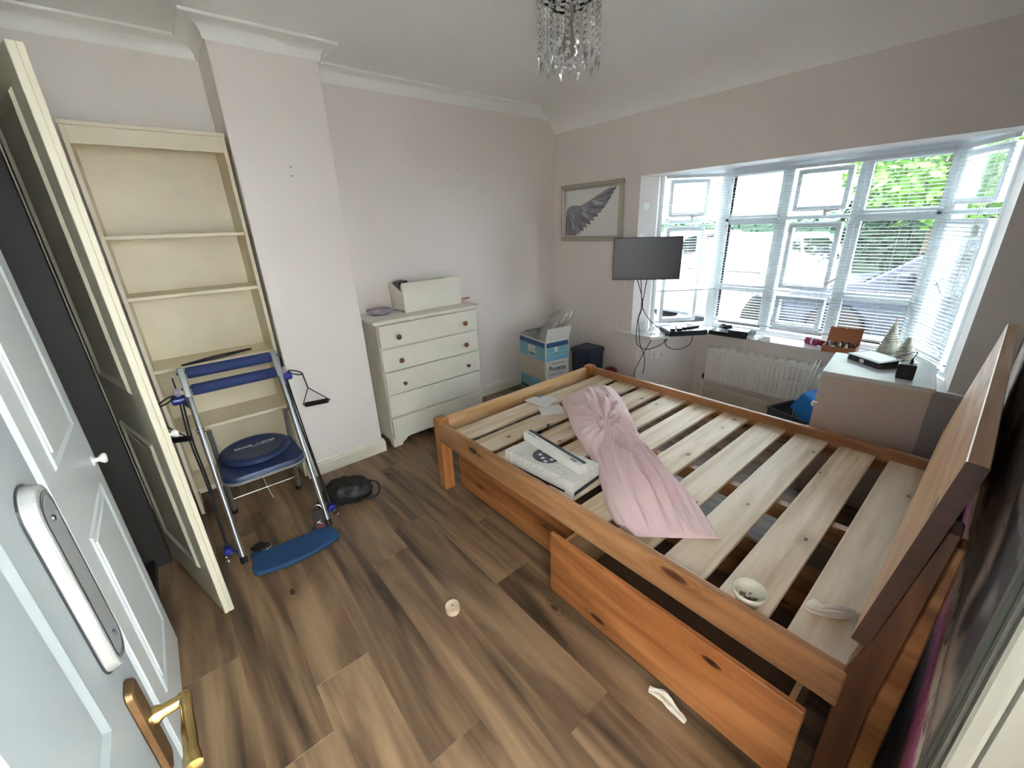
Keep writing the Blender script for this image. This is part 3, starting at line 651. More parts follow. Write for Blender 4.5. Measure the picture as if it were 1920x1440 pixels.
km = Matrix.Translation((1.262, -3.397, .862)) @ Matrix.Rotation(-math.pi/2, 4, 'X')
obj('knob', MB().lathe([(.017, 0), (.017, .003), (.008, .006), (.007, .014), (.014, .022), (.017, .028), (.014, .034), (.001, .036)], 16, km), M['white'], dr, smooth='all')
# the ajar door: hinge at (.655,-3.375), free edge at (1.20,-3.235)
hv = Vector((1.203-.60, -3.232+3.388, 0)); da = math.atan2(hv.y, hv.x); DL = hv.length
dm = Matrix.Translation((.60, -3.388, 0)) @ Matrix.Rotation(da, 4, 'Z')
mb = MB().box(0, 0, .012, DL, .02, 2.012, dm).box(0, .02, .006, DL-.004, .036, 2.014, dm)
d2 = obj('door', mb, M['cream'], wd, bevel=.002, label='cream wardrobe door standing ajar')
for a in ((.095, 1.0, DL-.12, 1.93), (.095, .2, DL-.12, .80)):
    p_ = MB(); ringp(p_, a[0], a[1], a[2], a[3], .03, 0, -.008); p_.box(a[0]+.05, -.003, a[1]+.05, a[2]-.05, 0, a[3]-.05)
    p_.v = [tuple(dm @ Vector(v)) for v in p_.v]; obj('panel', p_, M['cream'], d2)
mb = MB().lathe([(.016, 0), (.008, .006), (.007, .014), (.014, .022), (.017, .028), (.001, .036)], 14, dm @ Matrix.Translation((DL-.045, .036, .84)) @ Matrix.Rotation(-math.pi/2, 4, 'X'))
obj('knob', mb, M['white'], d2, smooth='all')

# ------------------------------------------------------------------ room door and its frame
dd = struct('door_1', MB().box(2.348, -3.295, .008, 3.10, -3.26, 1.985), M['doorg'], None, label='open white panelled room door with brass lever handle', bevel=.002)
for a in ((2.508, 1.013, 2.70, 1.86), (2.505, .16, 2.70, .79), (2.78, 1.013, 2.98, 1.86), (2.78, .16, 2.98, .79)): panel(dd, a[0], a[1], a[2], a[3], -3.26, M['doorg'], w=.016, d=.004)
def stad(cx, cz, w, h, r, n=8):
    pts = []
    for sx, sz, a0 in ((1, 1, 0), (-1, 1, 90), (-1, -1, 180), (1, -1, 270)):
        for k in range(n+1):
            a = math.radians(a0+90*k/n); pts.append((cx+sx*(w/2-r)+r*math.cos(a), cz+sz*(h/2-r)+r*math.sin(a)))
    return pts
fm = frame_m((0, -3.26, 0), (1, 0, 0), (0, 0, 1))     # local z points to -y; use negative depth towards the room
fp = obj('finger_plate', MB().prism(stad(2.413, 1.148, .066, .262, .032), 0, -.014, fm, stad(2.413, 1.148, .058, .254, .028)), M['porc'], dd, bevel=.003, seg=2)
def ringline(pts0, pts1, z0, z1):
    n = len(pts0); mb = MB(); mb.v = [(x, y, z) for z in (z0, z1) for ps in (pts0, pts1) for x, y in ps]
    for i in range(n):
        j = (i+1) % n; mb.f += [(i, j, n+j, n+i), (2*n+i, 2*n+j, 3*n+j, 3*n+i), (i, j, 2*n+j, 2*n+i), (n+i, n+j, 3*n+j, 3*n+i)]
    mb.v = [tuple(fm @ Vector(v)) for v in mb.v]; return mb
obj('black_line', ringline(stad(2.413, 1.148, .068, .264, .033), stad(2.413, 1.148, .0655, .2615, .032), 0, -.002), M['pline'], fp)
obj('black_line', ringline(stad(2.413, 1.148, .050, .236, .024), stad(2.413, 1.148, .047, .233, .0225), -.0138, -.0146), M['pline'], fp)
obj('black_line', ringline(stad(2.413, 1.148, .045, .226, .0215), stad(2.413, 1.148, .0440, .225, .021), -.0138, -.0146), M['pline'], fp)
for z in (1.235, 1.062): obj('screw_head', MB().lathe([(.004, 0), (.0035, .0015), (.001, .002)], 10, Matrix.Translation((2.413, -3.246, z)) @ Matrix.Rotation(-math.pi/2, 4, 'X')), M['pline'], fp)
hp = obj('handle_plate', MB().prism(stad(2.420, .90, .040, .165, .012), 0, -.010, fm, stad(2.420, .90, .034, .158, .009)), M['brassd'], dd, bevel=.002, label='tarnished brass backplate')
lv = MB().lathe([(.012, 0), (.012, .006), (.0085, .012), (.008, .04), (.0001, .042)], 14, Matrix.Translation((2.412, -3.251, .905)) @ Matrix.Rotation(-math.pi/2, 4, 'X'))
lv.tube(smoothpath([(2.405, -3.216, .905), (2.425, -3.214, .905), (2.46, -3.214, .904), (2.505, -3.214, .902), (2.518, -3.213, .901)], 4), .008, 10, rs=[.0085]*4+[.0075]*4+[.0085]*4+[.0105]*4+[.004])
obj('lever', lv, M['brass'], dd, smooth=True, label='worn bright brass lever handle')
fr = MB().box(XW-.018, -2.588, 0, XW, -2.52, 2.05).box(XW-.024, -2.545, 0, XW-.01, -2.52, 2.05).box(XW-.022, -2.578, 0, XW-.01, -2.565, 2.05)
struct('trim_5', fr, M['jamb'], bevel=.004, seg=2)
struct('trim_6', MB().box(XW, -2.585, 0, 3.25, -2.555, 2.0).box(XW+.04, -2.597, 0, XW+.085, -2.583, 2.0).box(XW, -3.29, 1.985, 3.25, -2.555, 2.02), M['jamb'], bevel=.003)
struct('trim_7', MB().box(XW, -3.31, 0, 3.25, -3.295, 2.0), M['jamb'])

# ------------------------------------------------------------------ exercise chair
ec = thing('exercise_chair', 'folding grey tube exercise chair with navy seat and foam rollers', 'chair', (.66, -2.91, 0))
def legp(z): return .9-(.41/.92)*z
YL, YR = -3.115, -2.705
for y in (YL, YR):
    l = obj('front_leg', MB().tube([(legp(.012), y, .012), (legp(.92), y, .92)], .0125, 10), M['steel'], ec, smooth=True)
    obj('rubber_foot', MB().lathe([(.0165, 0), (.0165, .028), (.014, .032)], 10, Matrix.Translation((legp(0)+.001, y, 0)) @ Matrix.Rotation(-.42, 4, 'Y')), M['blackr'], l)
    obj('bolt', MB().lathe([(.011, -.017), (.011, .017)], 8, Matrix.Translation((legp(.63), y, .63)) @ Matrix.Rotation(math.pi/2, 4, 'X')), M['black'], l)
    i = .03 if y == YL else -.03
    r = obj('rear_leg', MB().tube([(legp(.62), y+i, .62), (.40, y+i, .012)], .0115, 10), M['steel'], ec, smooth=True)
    obj('rubber_foot', MB().lathe([(.016, 0), (.016, .028), (.013, .032)], 10, Matrix.Translation((.40, y+i, 0))), M['blackr'], r)
    obj('head_bracket', MB().bar((legp(.79), y, .79), (legp(.925), y, .925), .034, .03, (0, 1, 0)), M['steel'], ec, bevel=.006, seg=2)
    for z in (.90, .83): obj('bolt', MB().lathe([(.007, -.02), (.007, .02)], 8, Matrix.Translation((legp(z), y, z)) @ Matrix.Rotation(math.pi/2, 4, 'X')), M['black'], ec)
for z in (.897, .818): obj('foam_roller', MB().lathe([(.024, -.187), (.028, -.182), (.028, .182), (.024, .187)], 20, Matrix.Translation((legp(z)+.004, -2.91, z)) @ Matrix.Rotation(math.pi/2, 4, 'X')), M['bluefoam'], ec, smooth=True)
obj('cross_bar', MB().tube([(.40, YL+.03, .09), (.40, YR-.03, .09)], .0035, 8), M['steel'], ec, smooth=True)
def rr(cx, cy, w, h, r, n=6):
    return [(cx+a, cy+b) for a, b in stad(0, 0, w, h, r, n)]
st = obj('seat', MB().prism(rr(.685, -2.91, .36, .372, .07), .412, .437, None, rr(.685, -2.91, .35, .362, .066)), M['blueseat'], ec, bevel=.006, seg=2)
obj('seat_rim', MB().prism(rr(.685, -2.91, .368, .38, .074), .398, .413), M['steel'], ec, bevel=.004)
dc = obj('turning_disc', MB().lathe([(.11, .437), (.155, .440), (.165, .450), (.163, .466), (.150, .474), (.13, .4745), (.126, .472), (.001, .4725)], 40, Matrix.Translation((.635, -2.918, 0))), M['blueseat'], ec, smooth=True)
tm = frame_m((.612, -2.915, .4735), (0, 1, 0), (-1, 0, 0))
text('lettering', 'CHAIR', M['whitet'], dc, tm @ Matrix.Translation((-.052, 0, 0)), .030, sx=.95, offset=.0006)
text('lettering', 'GYM', M['whitet'], dc, tm @ Matrix.Translation((.062, 0, 0)), .030, sx=1.1, offset=.0006)
obj('figure_mark', MB().prism([(-.012, -.010), (-.006, -.010), (0, .002), (.006, -.010), (.012, -.010), (.003, .008), (.011, .012), (.009, .015), (-.004, .010)], 0, .0005, tm @ Matrix.Translation((.012, 0, 0))), M['fluff'], dc)
obj('print_line', MB().box(-.02, -.0195, 0, .085, -.0170, .0005, tm), M['whitet'], dc)
ov = [(.098*math.cos(a), .038*math.sin(a)) for a in (2*math.pi*k/48 for k in range(48))]; ov2 = [(x*.985, y*.97) for x, y in ov]
mb = MB(); mb.v = [(x, y, z) for z in (0, .0004) for ps in (ov, ov2) for x, y in ps]
for i in range(48):
    j = (i+1) % 48; mb.f += [(96+i, 96+j, 144+j, 144+i), (i, j, 96+j, 96+i)]
mb.v = [tuple(tm @ Vector((x, y, z-.0002))) for x, y, z in mb.v]; obj('oval_line', mb, M['print'], dc)
fpd = []
for k in range(13): fpd.append((1.055+.035*math.sin(math.pi*k/12), -3.085+.385*k/12))
fpd = [(.905, -3.075)]+[(1.02, -3.098)]+fpd[0:]+[(1.03, -2.692), (.925, -2.715)]
obj('foot_pad', MB().prism(fpd, .004, .026), M['bluemat'], ec, bevel=.006, seg=2)
obj('hinge_tab', MB().box(.885, -3.085, .008, .915, -3.03, .022).box(.885, -2.79, .008, .93, -2.735, .022), M['bluemat'], ec)
for nm, y, sg in (('left', YL, -1), ('right', YR, 1)):
    c = Vector((.445, y+sg*.045, .755))
    cl = obj('band_clamp', MB().lathe([(.018, -.03), (.024, -.025), (.024, .025), (.018, .03)], 12, Matrix.Translation(c) @ Matrix.Rotation(math.pi/2, 4, 'X')).bar(c+Vector((.03, -sg*.02, -.01)), (legp(.74), y, .74), .02, .02), M['bluepl'], ec, bevel=.003)
    obj('clamp_socket', MB().lathe([(.012, 0), (.013, .035), (.009, .04)], 10, Matrix.Translation(c+Vector((0, sg*-.005, .018))) @ Matrix.Rotation(-.15, 4, 'Y')), M['fluff'], cl, smooth=True)
    lp = [c+Vector((-.006+.010*math.cos(a), sg*-.004, .088+.026*math.sin(a))) for a in (2*math.pi*k/16 for k in range(16))]
    obj('snap_hook', MB().tube(lp, .0035, 6, True), M['black'], cl, smooth=True)
    lp = [c+Vector((.012, sg*(.048+.036*math.cos(a)), .012+.011*math.sin(a)-.016*math.cos(a))) for a in (2*math.pi*k/16 for k in range(16))]
    obj('snap_hook', MB().tube(lp, .004, 6, True), M['black'], cl, smooth=True)
    e = c+Vector((.012, sg*.084, -.006))
    ap_ = e+Vector((0, sg*.012, -.09))
    if sg > 0: h0, h1 = Vector((.50, y+.085, .575)), Vector((.60, y+.215, .60))
    else: h0, h1 = Vector((.60, y-.05, .60)), Vector((.50, y-.12, .575))
    obj('strap', MB().tube([e, ap_], .004, 6).tube([ap_, h0], .003, 6).tube([ap_, h1], .003, 6), M['black'], cl)
    obj('hand_grip', MB().lathe([(.011, -.07), (.0145, -.066), (.0145, .066), (.011, .07)], 12, frame_m((h0+h1)/2, (h1-h0).cross(Vector((0, 0, 1))), Vector((0, 0, 1)).cross(h1-h0).cross(h1-h0))), M['blackr'], cl, smooth=True)
    bt = smoothpath([c+Vector((0, 0, -.02)), c+Vector((.02, sg*.012, -.22)), Vector((.66, y+sg*.045, .33)), Vector((.80, y+sg*.05, .06))], 6)
    bt2 = smoothpath([c+Vector((.012, sg*-.012, -.02)), c+Vector((.03, sg*0, -.24)), Vector((.665, y+sg*.036, .34)), Vector((.806, y+sg*.044, .07))], 6)
    obj('resistance_band', MB().tube(bt, .0045, 6).tube(bt2, .0045, 6), M['blackr'], ec, smooth=True)
    fc = Vector((.805, y+sg*.05, .045))
    lo = obj('foot_clamp', MB().lathe([(.014, -.026), (.02, -.022), (.02, .022), (.014, .026)], 12, Matrix.Translation(fc) @ Matrix.Rotation(math.pi/2, 4, 'Y')).bar(fc, (legp(.05), y, .05), .012, .012), M['bluepl'], ec, bevel=.002)
    obj('steel_hook', MB().tube([fc+Vector((.03+.024*math.cos(a), sg*.012+.012*math.sin(a), -.03+.008*math.sin(a))) for a in (2*math.pi*k/16 for k in range(16))], .0028, 6, True), M['chrome'], lo, smooth=True)
obj('elastic_cord', MB().tube(smoothpath([(.72, -2.93, .398), (.725, -2.925, .30), (.74, -2.91, .20)], 5), .0014, 5), M['white'], ec)
def strap(label, c, rz, hgt, v=True, lean=0):
    r = thing('ankle_strap', label, 'strap', c, rz, 'padded ankle straps at the exercise chair')
    L = Matrix.Rotation(lean, 4, 'Y')
    obj('padded_strap', MB().box(-.010, -.027, 0, .010, .027, hgt, L), M['blackf'], r, world=False, bevel=.006, seg=2)
    obj('strap_end', MB().box(.004, -.026, 0, .016, .026, hgt*.42, L), M['maroon'], r, world=False, bevel=.004)
    m = L @ frame_m((.0165, -.002, hgt*.36), (0, 1, 0), (0, 0, 1))
    obj('chevron_mark', MB().prism([(-.014, .002), (.012, .014), (.008, .009), (-.004, .002), (.012, -.006), (.013, -.010)], -.0004, .0006, m), M['whitet'], r, world=False)
    obj('ring', MB().tube([L @ Vector((0, .022*math.cos(a), hgt+.004+.022*math.sin(a))) for a in (2*math.pi*k/20 for k in range(20))], .0026, 6, True), M['chrome'], r, world=False, smooth=True)
strap('black and maroon ankle strap standing upright on the blue foot pad', (.93, -2.752, .027), -.25, .105, lean=-.2)
strap('black and maroon ankle strap lying behind the chair leg beside the wardrobe door', (.81, -3.055, .004), .5, .09, lean=1.35)
bg_ = MB()
def bgf(a, t):
    an = 2*math.pi*a; r = math.sin(math.pi*t)**.7; n_ = 1+.22*noise.noise(Vector((math.cos(an)*2.5, math.sin(an)*2.5, t*5)))+.10*noise.noise(Vector((math.cos(an)*7, math.sin(an)*7, t*9)))
    return (.085*r*math.cos(an)*n_, .14*r*math.sin(an)*n_, max(.0, .066-.072*math.cos(math.pi*t)*n_))
bg_.grid(bgf, 44, 22, True)
pb = thing('black_bag', 'crumpled shiny black bag on the floor beside the exercise chair', 'bag', (.745, -2.535, 0), -.45)
obj('bag_body', bg_, M['blackf'], pb, world=False, smooth='all')
obj('strap', MB().tube(smoothpath([(-.04, .10, .08), (-.03, .17, .07), (.03, .175, .03), (.06, .12, .03), (.05, .02, .02), (.075, -.08, .012), (.05, -.16, .012), (0, -.17, .03)], 5), .006, 6), M['blackr'], pb, world=False, smooth=True)
obj('zip', MB().tube(smoothpath([(.03, -.10, .100), (.035, 0, .108), (.03, .09, .095)], 5), .003, 5), M['black'], pb, world=False)

# ------------------------------------------------------------------ corner: cardboard box, navy bin, red tub
a0 = math.atan2(-.07, .44)
bx = thing('cardboard_box', 'white and blue striped cardboard box with open flaps in the corner', 'box', (.035, -.522, 0), a0)
W_, D_, Hb, T_ = .44, .265, .54, .004
for nm, a in (('front_wall', (0, 0, 0, W_, T_, Hb)), ('back_wall', (0, D_-T_, 0, W_, D_, Hb)), ('side_wall', (0, T_, 0, T_, D_-T_, Hb)), ('side_wall', (W_-T_, T_, 0, W_, D_-T_, Hb)), ('bottom', (T_, T_, 0, W_-T_, D_-T_, T_))):
    obj(nm, MB().box(*a), M['cardt'] if nm == 'front_wall' else M['card'], bx, world=False)
e = .0006
def band(z0, z1, mat, parent=bx, x0=.012, x1=W_-.012):
    obj('printed_stripe', MB().box(x0, -e, z0, x1, 0, z1).box(W_, .010, z0, W_+e, D_-.010, z1), mat, parent, world=False)
band(.478, .524, M['c_navy']); band(.430, .474, M['c_teal']); band(.396, .427, M['c_teal']); band(.352, .393, M['c_blue'])
band(.118, .152, M['c_blue']); band(.08, .115, M['c_teal']); band(.055, .077, M['c_teal']); band(.012, .048, M['c_deep'])
obj('white_edge', MB().box(0, -e*.8, 0, .012, 0, Hb).box(W_-.012, -e*.8, 0, W_, 0, Hb).box(.012, -e*.8, .523, W_-.012, 0, Hb), M['card'], bx, world=False)
lb = obj('shipping_label', MB().box(.155, -e*2, .41, .275, -e, .468).box(.165, -e*2, .365, .285, -e, .42), M['card'], bx, world=False)
obj('label_print', MB().box(.175, -e*2.6, .372, .275, -e*2, .402).box(.19, -e*2.6, .425, .26, -e*2, .432), M['print'], lb, world=False)
bm_ = WM[bx.name]
tmx = bm_ @ frame_m((W_+e, D_/2, .272), (0, 1, 0), (0, 0, 1))
text('lettering', 'Progena', M['ink'], bx, tmx, .072, sx=.80, offset=.0012)
text('small_lettering', 'hospital nutrition formula', M['inkr'], bx, tmx @ Matrix.Translation((.0, .050, 0)), .016) if False else None
obj('small_print', MB().box(-.06, .043, 0, .085, .047, .0004, frame_m((W_+e, D_/2, .272), (0, 1, 0), (0, 0, 1))).box(-.10, -.050, 0, .09, -.046, .0004, frame_m((W_+e, D_/2, .272), (0, 1, 0), (0, 0, 1))), M['ink'], bx, world=False)
obj('red_print', MB().box(-.10, -.062, 0, .07, -.058, .0004, frame_m((W_+e, D_/2, .272), (0, 1, 0), (0, 0, 1))).box(-.07, .052, 0, .06, .055, .0004, frame_m((W_+e, D_/2, .272), (0, 1, 0), (0, 0, 1))), M['inkr'], bx, world=False)
pl_ = frame_m((W_+e*1.5, .115, .452), (0, 1, 0), (0, 0, 1))
obj('bird_emblem', MB().prism([(-.03, .03), (-.012, .02), (0, .032), (.008, .02), (.028, .016), (.022, -.006), (.006, -.022), (-.008, -.022), (-.02, -.008), (-.012, .008)], 0, .0004, pl_), M['card'], bx, world=False)
obj('emblem_mark', MB().prism([(-.006, -.026), (.008, -.026), (.006, -.04), (-.002, -.042)], 0, .0004, pl_), M['c_deep'], bx, world=False)
obj('flap', MB().box(0, 0, 0, T_, D_, .125, Matrix.Translation((W_-T_, 0, Hb)) @ Matrix.Rotation(.28, 4, 'Y')), M['card'], bx, world=False, label='white flap standing up')
obj('flap', MB().box(0, 0, 0, .135, D_-.02, T_, Matrix.Translation((0, .01, Hb)) @ Matrix.Rotation(-.42, 4, 'Y')), M['card'], bx, world=False)
obj('flap', MB().box(0, 0, 0, W_-.02, T_, .12, Matrix.Translation((.01, D_-T_, Hb)) @ Matrix.Rotation(-.3, 4, 'X')), M['card'], bx, world=False)
obj('flap', MB().box(0, 0, -.11, W_-.03, T_, 0, Matrix.Translation((.015, T_, Hb-.004)) @ Matrix.Rotation(.6, 4, 'X')), M['cardt'], bx, world=False)
pbm = MB()
def pb_(a, t):
    an = 2*math.pi*a; r = (.122-.02*t)*(1+.34*noise.noise(Vector((math.cos(an)*2.2, math.sin(an)*2.2, t*3.2)))+.22*noise.noise(Vector((math.cos(an)*5, math.sin(an)*5, t*6))))*(.45 if t < .05 else 1)
    z = t*.33; c = (.30+.115*t**1.4, -.44+.16*t**1.5)
    return (c[0]+r*math.cos(an)*(1-.25*t), c[1]+r*.75*math.sin(an), .44+z*(1+.14*noise.noise(Vector((math.cos(an)*2, math.sin(an)*2, 4)))))
pbm.grid(pb_, 40, 18, True)
tag(obj('plastic_bag', pbm, M['clearbag'], smooth='all'), 'crumpled clear polythene bag rising out of the striped cardboard box', 'bag')
nb = thing('navy_bin', 'navy blue plastic storage bin behind the striped cardboard box', 'bin', (.60, -.17, 0))
obj('bin_body', MB().prism(rr(.60, -.17, .19, .20, .015), 0, .40, None, rr(.60, -.17, .215, .225, .02)), M['navyp'], nb, bevel=.004)
obj('lid', MB().prism(rr(.60, -.17, .23, .24, .02), .40, .432).prism(rr(.60, -.17, .20, .21, .02), .432, .44), M['navyp'], nb, bevel=.004)
tag(obj('red_tub', MB().lathe([(.045, 0), (.05, .005), (.062, .235), (.055, .262), (.03, .275), (.001, .278)], 24, Matrix.Translation((.835, -.12, 0))), M['red'], smooth='all'), 'dark red tub just showing above the far rail of the bed', 'tub')

# ------------------------------------------------------------------ radiator, airer, crate, bedside unit
rd = thing('radiator', 'white panel radiator under the bay window sill', 'radiator', (1.96, .40, .16))
x0, x1, zb, zt = 1.475, 2.45, .185, .478
mb = MB(); n = 29; pw = (x1-x0-.03)/n; K = 0
prof = []
for i in range(n):
    xx = x0+.015+i*pw; prof += [(xx+pw*.15, .378), (xx+pw*.3, .364), (xx+pw*.7, .364), (xx+pw*.85, .378)]
prof = [(x0, .378)]+prof+[(x1, .378)]
zz = [(zb, .374), (zb+.018, None), (zt-.03, None), (zt-.012, .374), (zt, .374)]
for z, ov_ in [(zb, .372), (zb+.012, .372), (zb+.03, None), (zt-.04, None), (zt-.022, .372), (zt, .372)]:
    mb.v += [(x, y if ov_ is None else ov_, z) for x, y in prof]
K = len(prof)
for j in range(5):
    for i in range(K-1): mb.f.append((j*K+i, j*K+i+1, (j+1)*K+i+1, (j+1)*K+i))
obj('front_panel', mb, M['radw'], rd)
obj('back_panel', MB().box(x0, .44, zb, x1, .452, zt-.01), M['radw'], rd)
obj('side_cover', MB().box(x0-.004, .368, zb+.01, x0, .45, zt+.004), M['radw'], rd); obj('side_cover', MB().box(x1, .368, zb+.01, x1+.004, .45, zt+.004), M['radw'], rd)
tg = MB().box(x0, .366, zt, x1, .374, zt+.006).box(x0, .444, zt, x1, .452, zt+.006)
for i in range(14): tg.box(x0+.01+i*.0725, .374, zt+.001, x0+.064+i*.0725, .444, zt+.0045)
obj('top_grille', tg, M['radw'], rd)
for x in (x0-.02,): obj('valve', MB().tube([(x+.02, .41, zb+.02), (x-.008, .41, zb+.02)], .011, 8).lathe([(.012, -.02), (.014, 0), (.014, .02), (.01, .026)], 10, Matrix.Translation((x-.008, .41, zb+.02))), M['knobm'], rd)
obj('supply_pipe', MB().tube([(x0-.028, .41, zb), (x0-.028, .41, .0)], .0075, 8), M['radw'], rd)
ai = thing('clothes_airer', 'white wire clothes airer hooked over the radiator', 'airer', (1.95, .34, .34), 0)
for x in (1.655, 1.675, 2.245, 2.265):
    obj('wire_arm', MB().tube(smoothpath([(x, .462, zt-.06), (x, .462, zt+.02), (x, .44, zt+.045), (x, .41, zt+.045), (x, .355, zt-.0), (x-.004, .285, .372), (x-.004, .28, .358)], 4), .0045, 6), M['white'], ai, smooth=True)
for y, z in ((.285, .368), (.33, .455)): obj('wire_rail', MB().tube([(1.648, y, z), (2.27, y, z)], .004, 6), M['white'], ai, smooth=True)
cr = thing('plastic_crate', 'dark grey plastic crate with slotted sides under the radiator', 'crate', (2.31, .135, 0), -.32)
cw_, cd_, chh = .36, .26, .215
fr_ = MB()
for s_ in (-1, 1):
    fr_.box(-cw_/2, s_*cd_/2-.005, .15, cw_/2, s_*cd_/2+.005, chh).box(s_*cw_/2-.005, -cd_/2, .15, s_*cw_/2+.005, cd_/2, chh)
    fr_.box(-cw_/2, s_*cd_/2-.004, .0, cw_/2, s_*cd_/2+.004, .04).box(s_*cw_/2-.004, -cd_/2, 0, s_*cw_/2+.004, cd_/2, .04)
    for i in range(17): fr_.box(-cw_/2+i*.0222, s_*cd_/2-.003, .04, -cw_/2+i*.0222+.010, s_*cd_/2+.003, .15)
    for i in range(12): fr_.box(s_*cw_/2-.003, -cd_/2+i*.0225, .04, s_*cw_/2+.003, -cd_/2+i*.0225+.010, .15)
obj('slotted_walls', fr_, M['crate'], cr, world=False); obj('base', MB().box(-cw_/2, -cd_/2, 0, cw_/2, cd_/2, .008), M['crate'], cr, world=False)
obj('rim', MB().box(-cw_/2-.010, -cd_/2-.010, chh-.004, cw_/2+.010, -cd_/2+.004, chh+.006).box(-cw_/2-.010, cd_/2-.004, chh-.004, cw_/2+.010, cd_/2+.010, chh+.006).box(-cw_/2-.010, -cd_/2, chh-.004, -cw_/2+.004, cd_/2, chh+.006).box(cw_/2-.004, -cd_/2, chh-.004, cw_/2+.010, cd_/2, chh+.006), M['crate'], cr, world=False, bevel=.002)
bbx = thing('blue_tub', 'bright blue plastic tub lying on its side in the dark grey crate', 'tub', (2.285, .15, .135), -.32)
tm_ = Matrix.Rotation(1.15, 4, 'Y') @ Matrix.Translation((0, 0, -.02))
out = rr(0, 0, .20, .20, .02); outb = rr(0, 0, .16, .16, .02)
mb = MB(); n = len(out)
for ps, z in ((outb, 0), (out, .17), (rr(0, 0, .225, .225, .02), .172), (rr(0, 0, .225, .225, .02), .178), (rr(0, 0, .192, .192, .02), .178), (rr(0, 0, .155, .155, .02), .006)): mb.v += [(x, y, z) for x, y in ps]
for j in range(5):
    for i in range(n): mb.f.append((j*n+i, j*n+(i+1) % n, (j+1)*n+(i+1) % n, (j+1)*n+i))
mb.f += [tuple(range(n-1, -1, -1)), tuple(5*n+i for i in range(n))]
mb.v = [tuple(Matrix.Translation((.075, 0, .14)) @ Matrix.Rotation(2.05, 4, 'Y') @ Matrix.Translation((0, 0, -.09)) @ Vector(v)) for v in mb.v]
obj('tub', mb, M['bluebin'], bbx, world=False)
bs = thing('bedside_unit', 'plain grey-white bedside drawer unit between the bed and the bay', 'cabinet', (2.70, -.30, 0))
br = math.atan2(.045, .415); bmx = Matrix.Translation((2.493, -.515, 0)) @ Matrix.Rotation(br, 4, 'Z'); bw_, bd_, bh_ = .418, .425, .735
def bsp(name, a, mat, par=bs, **k):
    return obj(name, MB().box(*a, bmx), mat, par, **k)
bsp('top', (-.008, -.006, bh_-.022, bw_+.008, bd_+.006, bh_), M['unit_top'], bevel=.003)
bsp('side_panel', (.004, .0, 0, bw_, .018, bh_-.022), M['white_unit'], bevel=.001); bsp('side_panel', (.004, bd_-.018, 0, bw_, bd_, bh_-.022), M['white_unit'], bevel=.001)
bsp('back_panel', (bw_-.012, .018, 0, bw_, bd_-.018, bh_-.022), M['white_unit']); bsp('plinth', (.02, .018, 0, .036, bd_-.018, .06), M['white_unit'])
for i in range(4):
    d = bsp('drawer', (-.012, .022, .064+i*.162, .006, bd_-.022, .220+i*.162), M['white_unit'], bevel=.002)
    kz = .142+i*.162
    obj('knob', MB().lathe([(.009, 0), (.008, .012), (.017, .02), (.019, .028), (.001, .036)], 14, bmx @ Matrix.Translation((-.012, bd_/2, kz)) @ Matrix.Rotation(-math.pi/2, 4, 'Y')), M['white'], d, smooth='all')
tb = thing('alarm_tablet', 'black desktop display unit with pale screen on the bedside unit', 'display', (2.635, -.19, bh_), -.62)
pr = [(-.105, -.062), (-.09, -.075), (.09, -.075), (.105, -.062), (.105, .07), (-.105, .07)]
obj('housing', MB().prism(pr, 0, .030, None, [(x*.97, y*.95) for x, y in pr]).box(-.09, .02, .0, .09, .07, .028), M['black'], tb, world=False, bevel=.004)
obj('front_bezel', MB().box(-.103, -.072, .030, .103, .070, .037, Matrix.Rotation(.07, 4, 'X')), M['screen'], tb, world=False, bevel=.003)
obj('screen', MB().box(-.085, -.05, .0372, .085, .055, .0378, Matrix.Rotation(.07, 4, 'X')), M['unit_top'], tb, world=False, label='pale reflective screen')
obj('white_tag', MB().box(-.012, -.0765, .006, .014, -.0745, .026), M['white'], tb, world=False)
ad = thing('power_adaptor', 'black cube power adaptor standing beside the display unit', 'adaptor', (2.788, -.375, bh_), .15)
obj('body', MB().box(-.034, -.028, 0, .034, .028, .074), M['black'], ad, world=False, bevel=.006, seg=2)
obj('cable_boot', MB().lathe([(.007, .073), (.006, .082), (.004, .097)], 8, Matrix.Translation((.012, .012, 0))), M['blackr'], ad, world=False, smooth=True)
obj('rating_print', MB().box(-.022, -.0286, .018, .012, -.028, .036), M['navyp'], ad, world=False)
tag(obj('adaptor_cable', MB().tube(smoothpath([(2.799, -.362, bh_+.096), (2.806, -.34, bh_+.125), (2.79, -.28, bh_+.11), (2.73, -.19, bh_+.055), (2.70, -.13, bh_+.018), (2.69, -.118, bh_+.012)], 6), .0022, 6), M['blackr'], smooth=True), 'thin black cable looping from the cube adaptor to the display unit', 'cable')

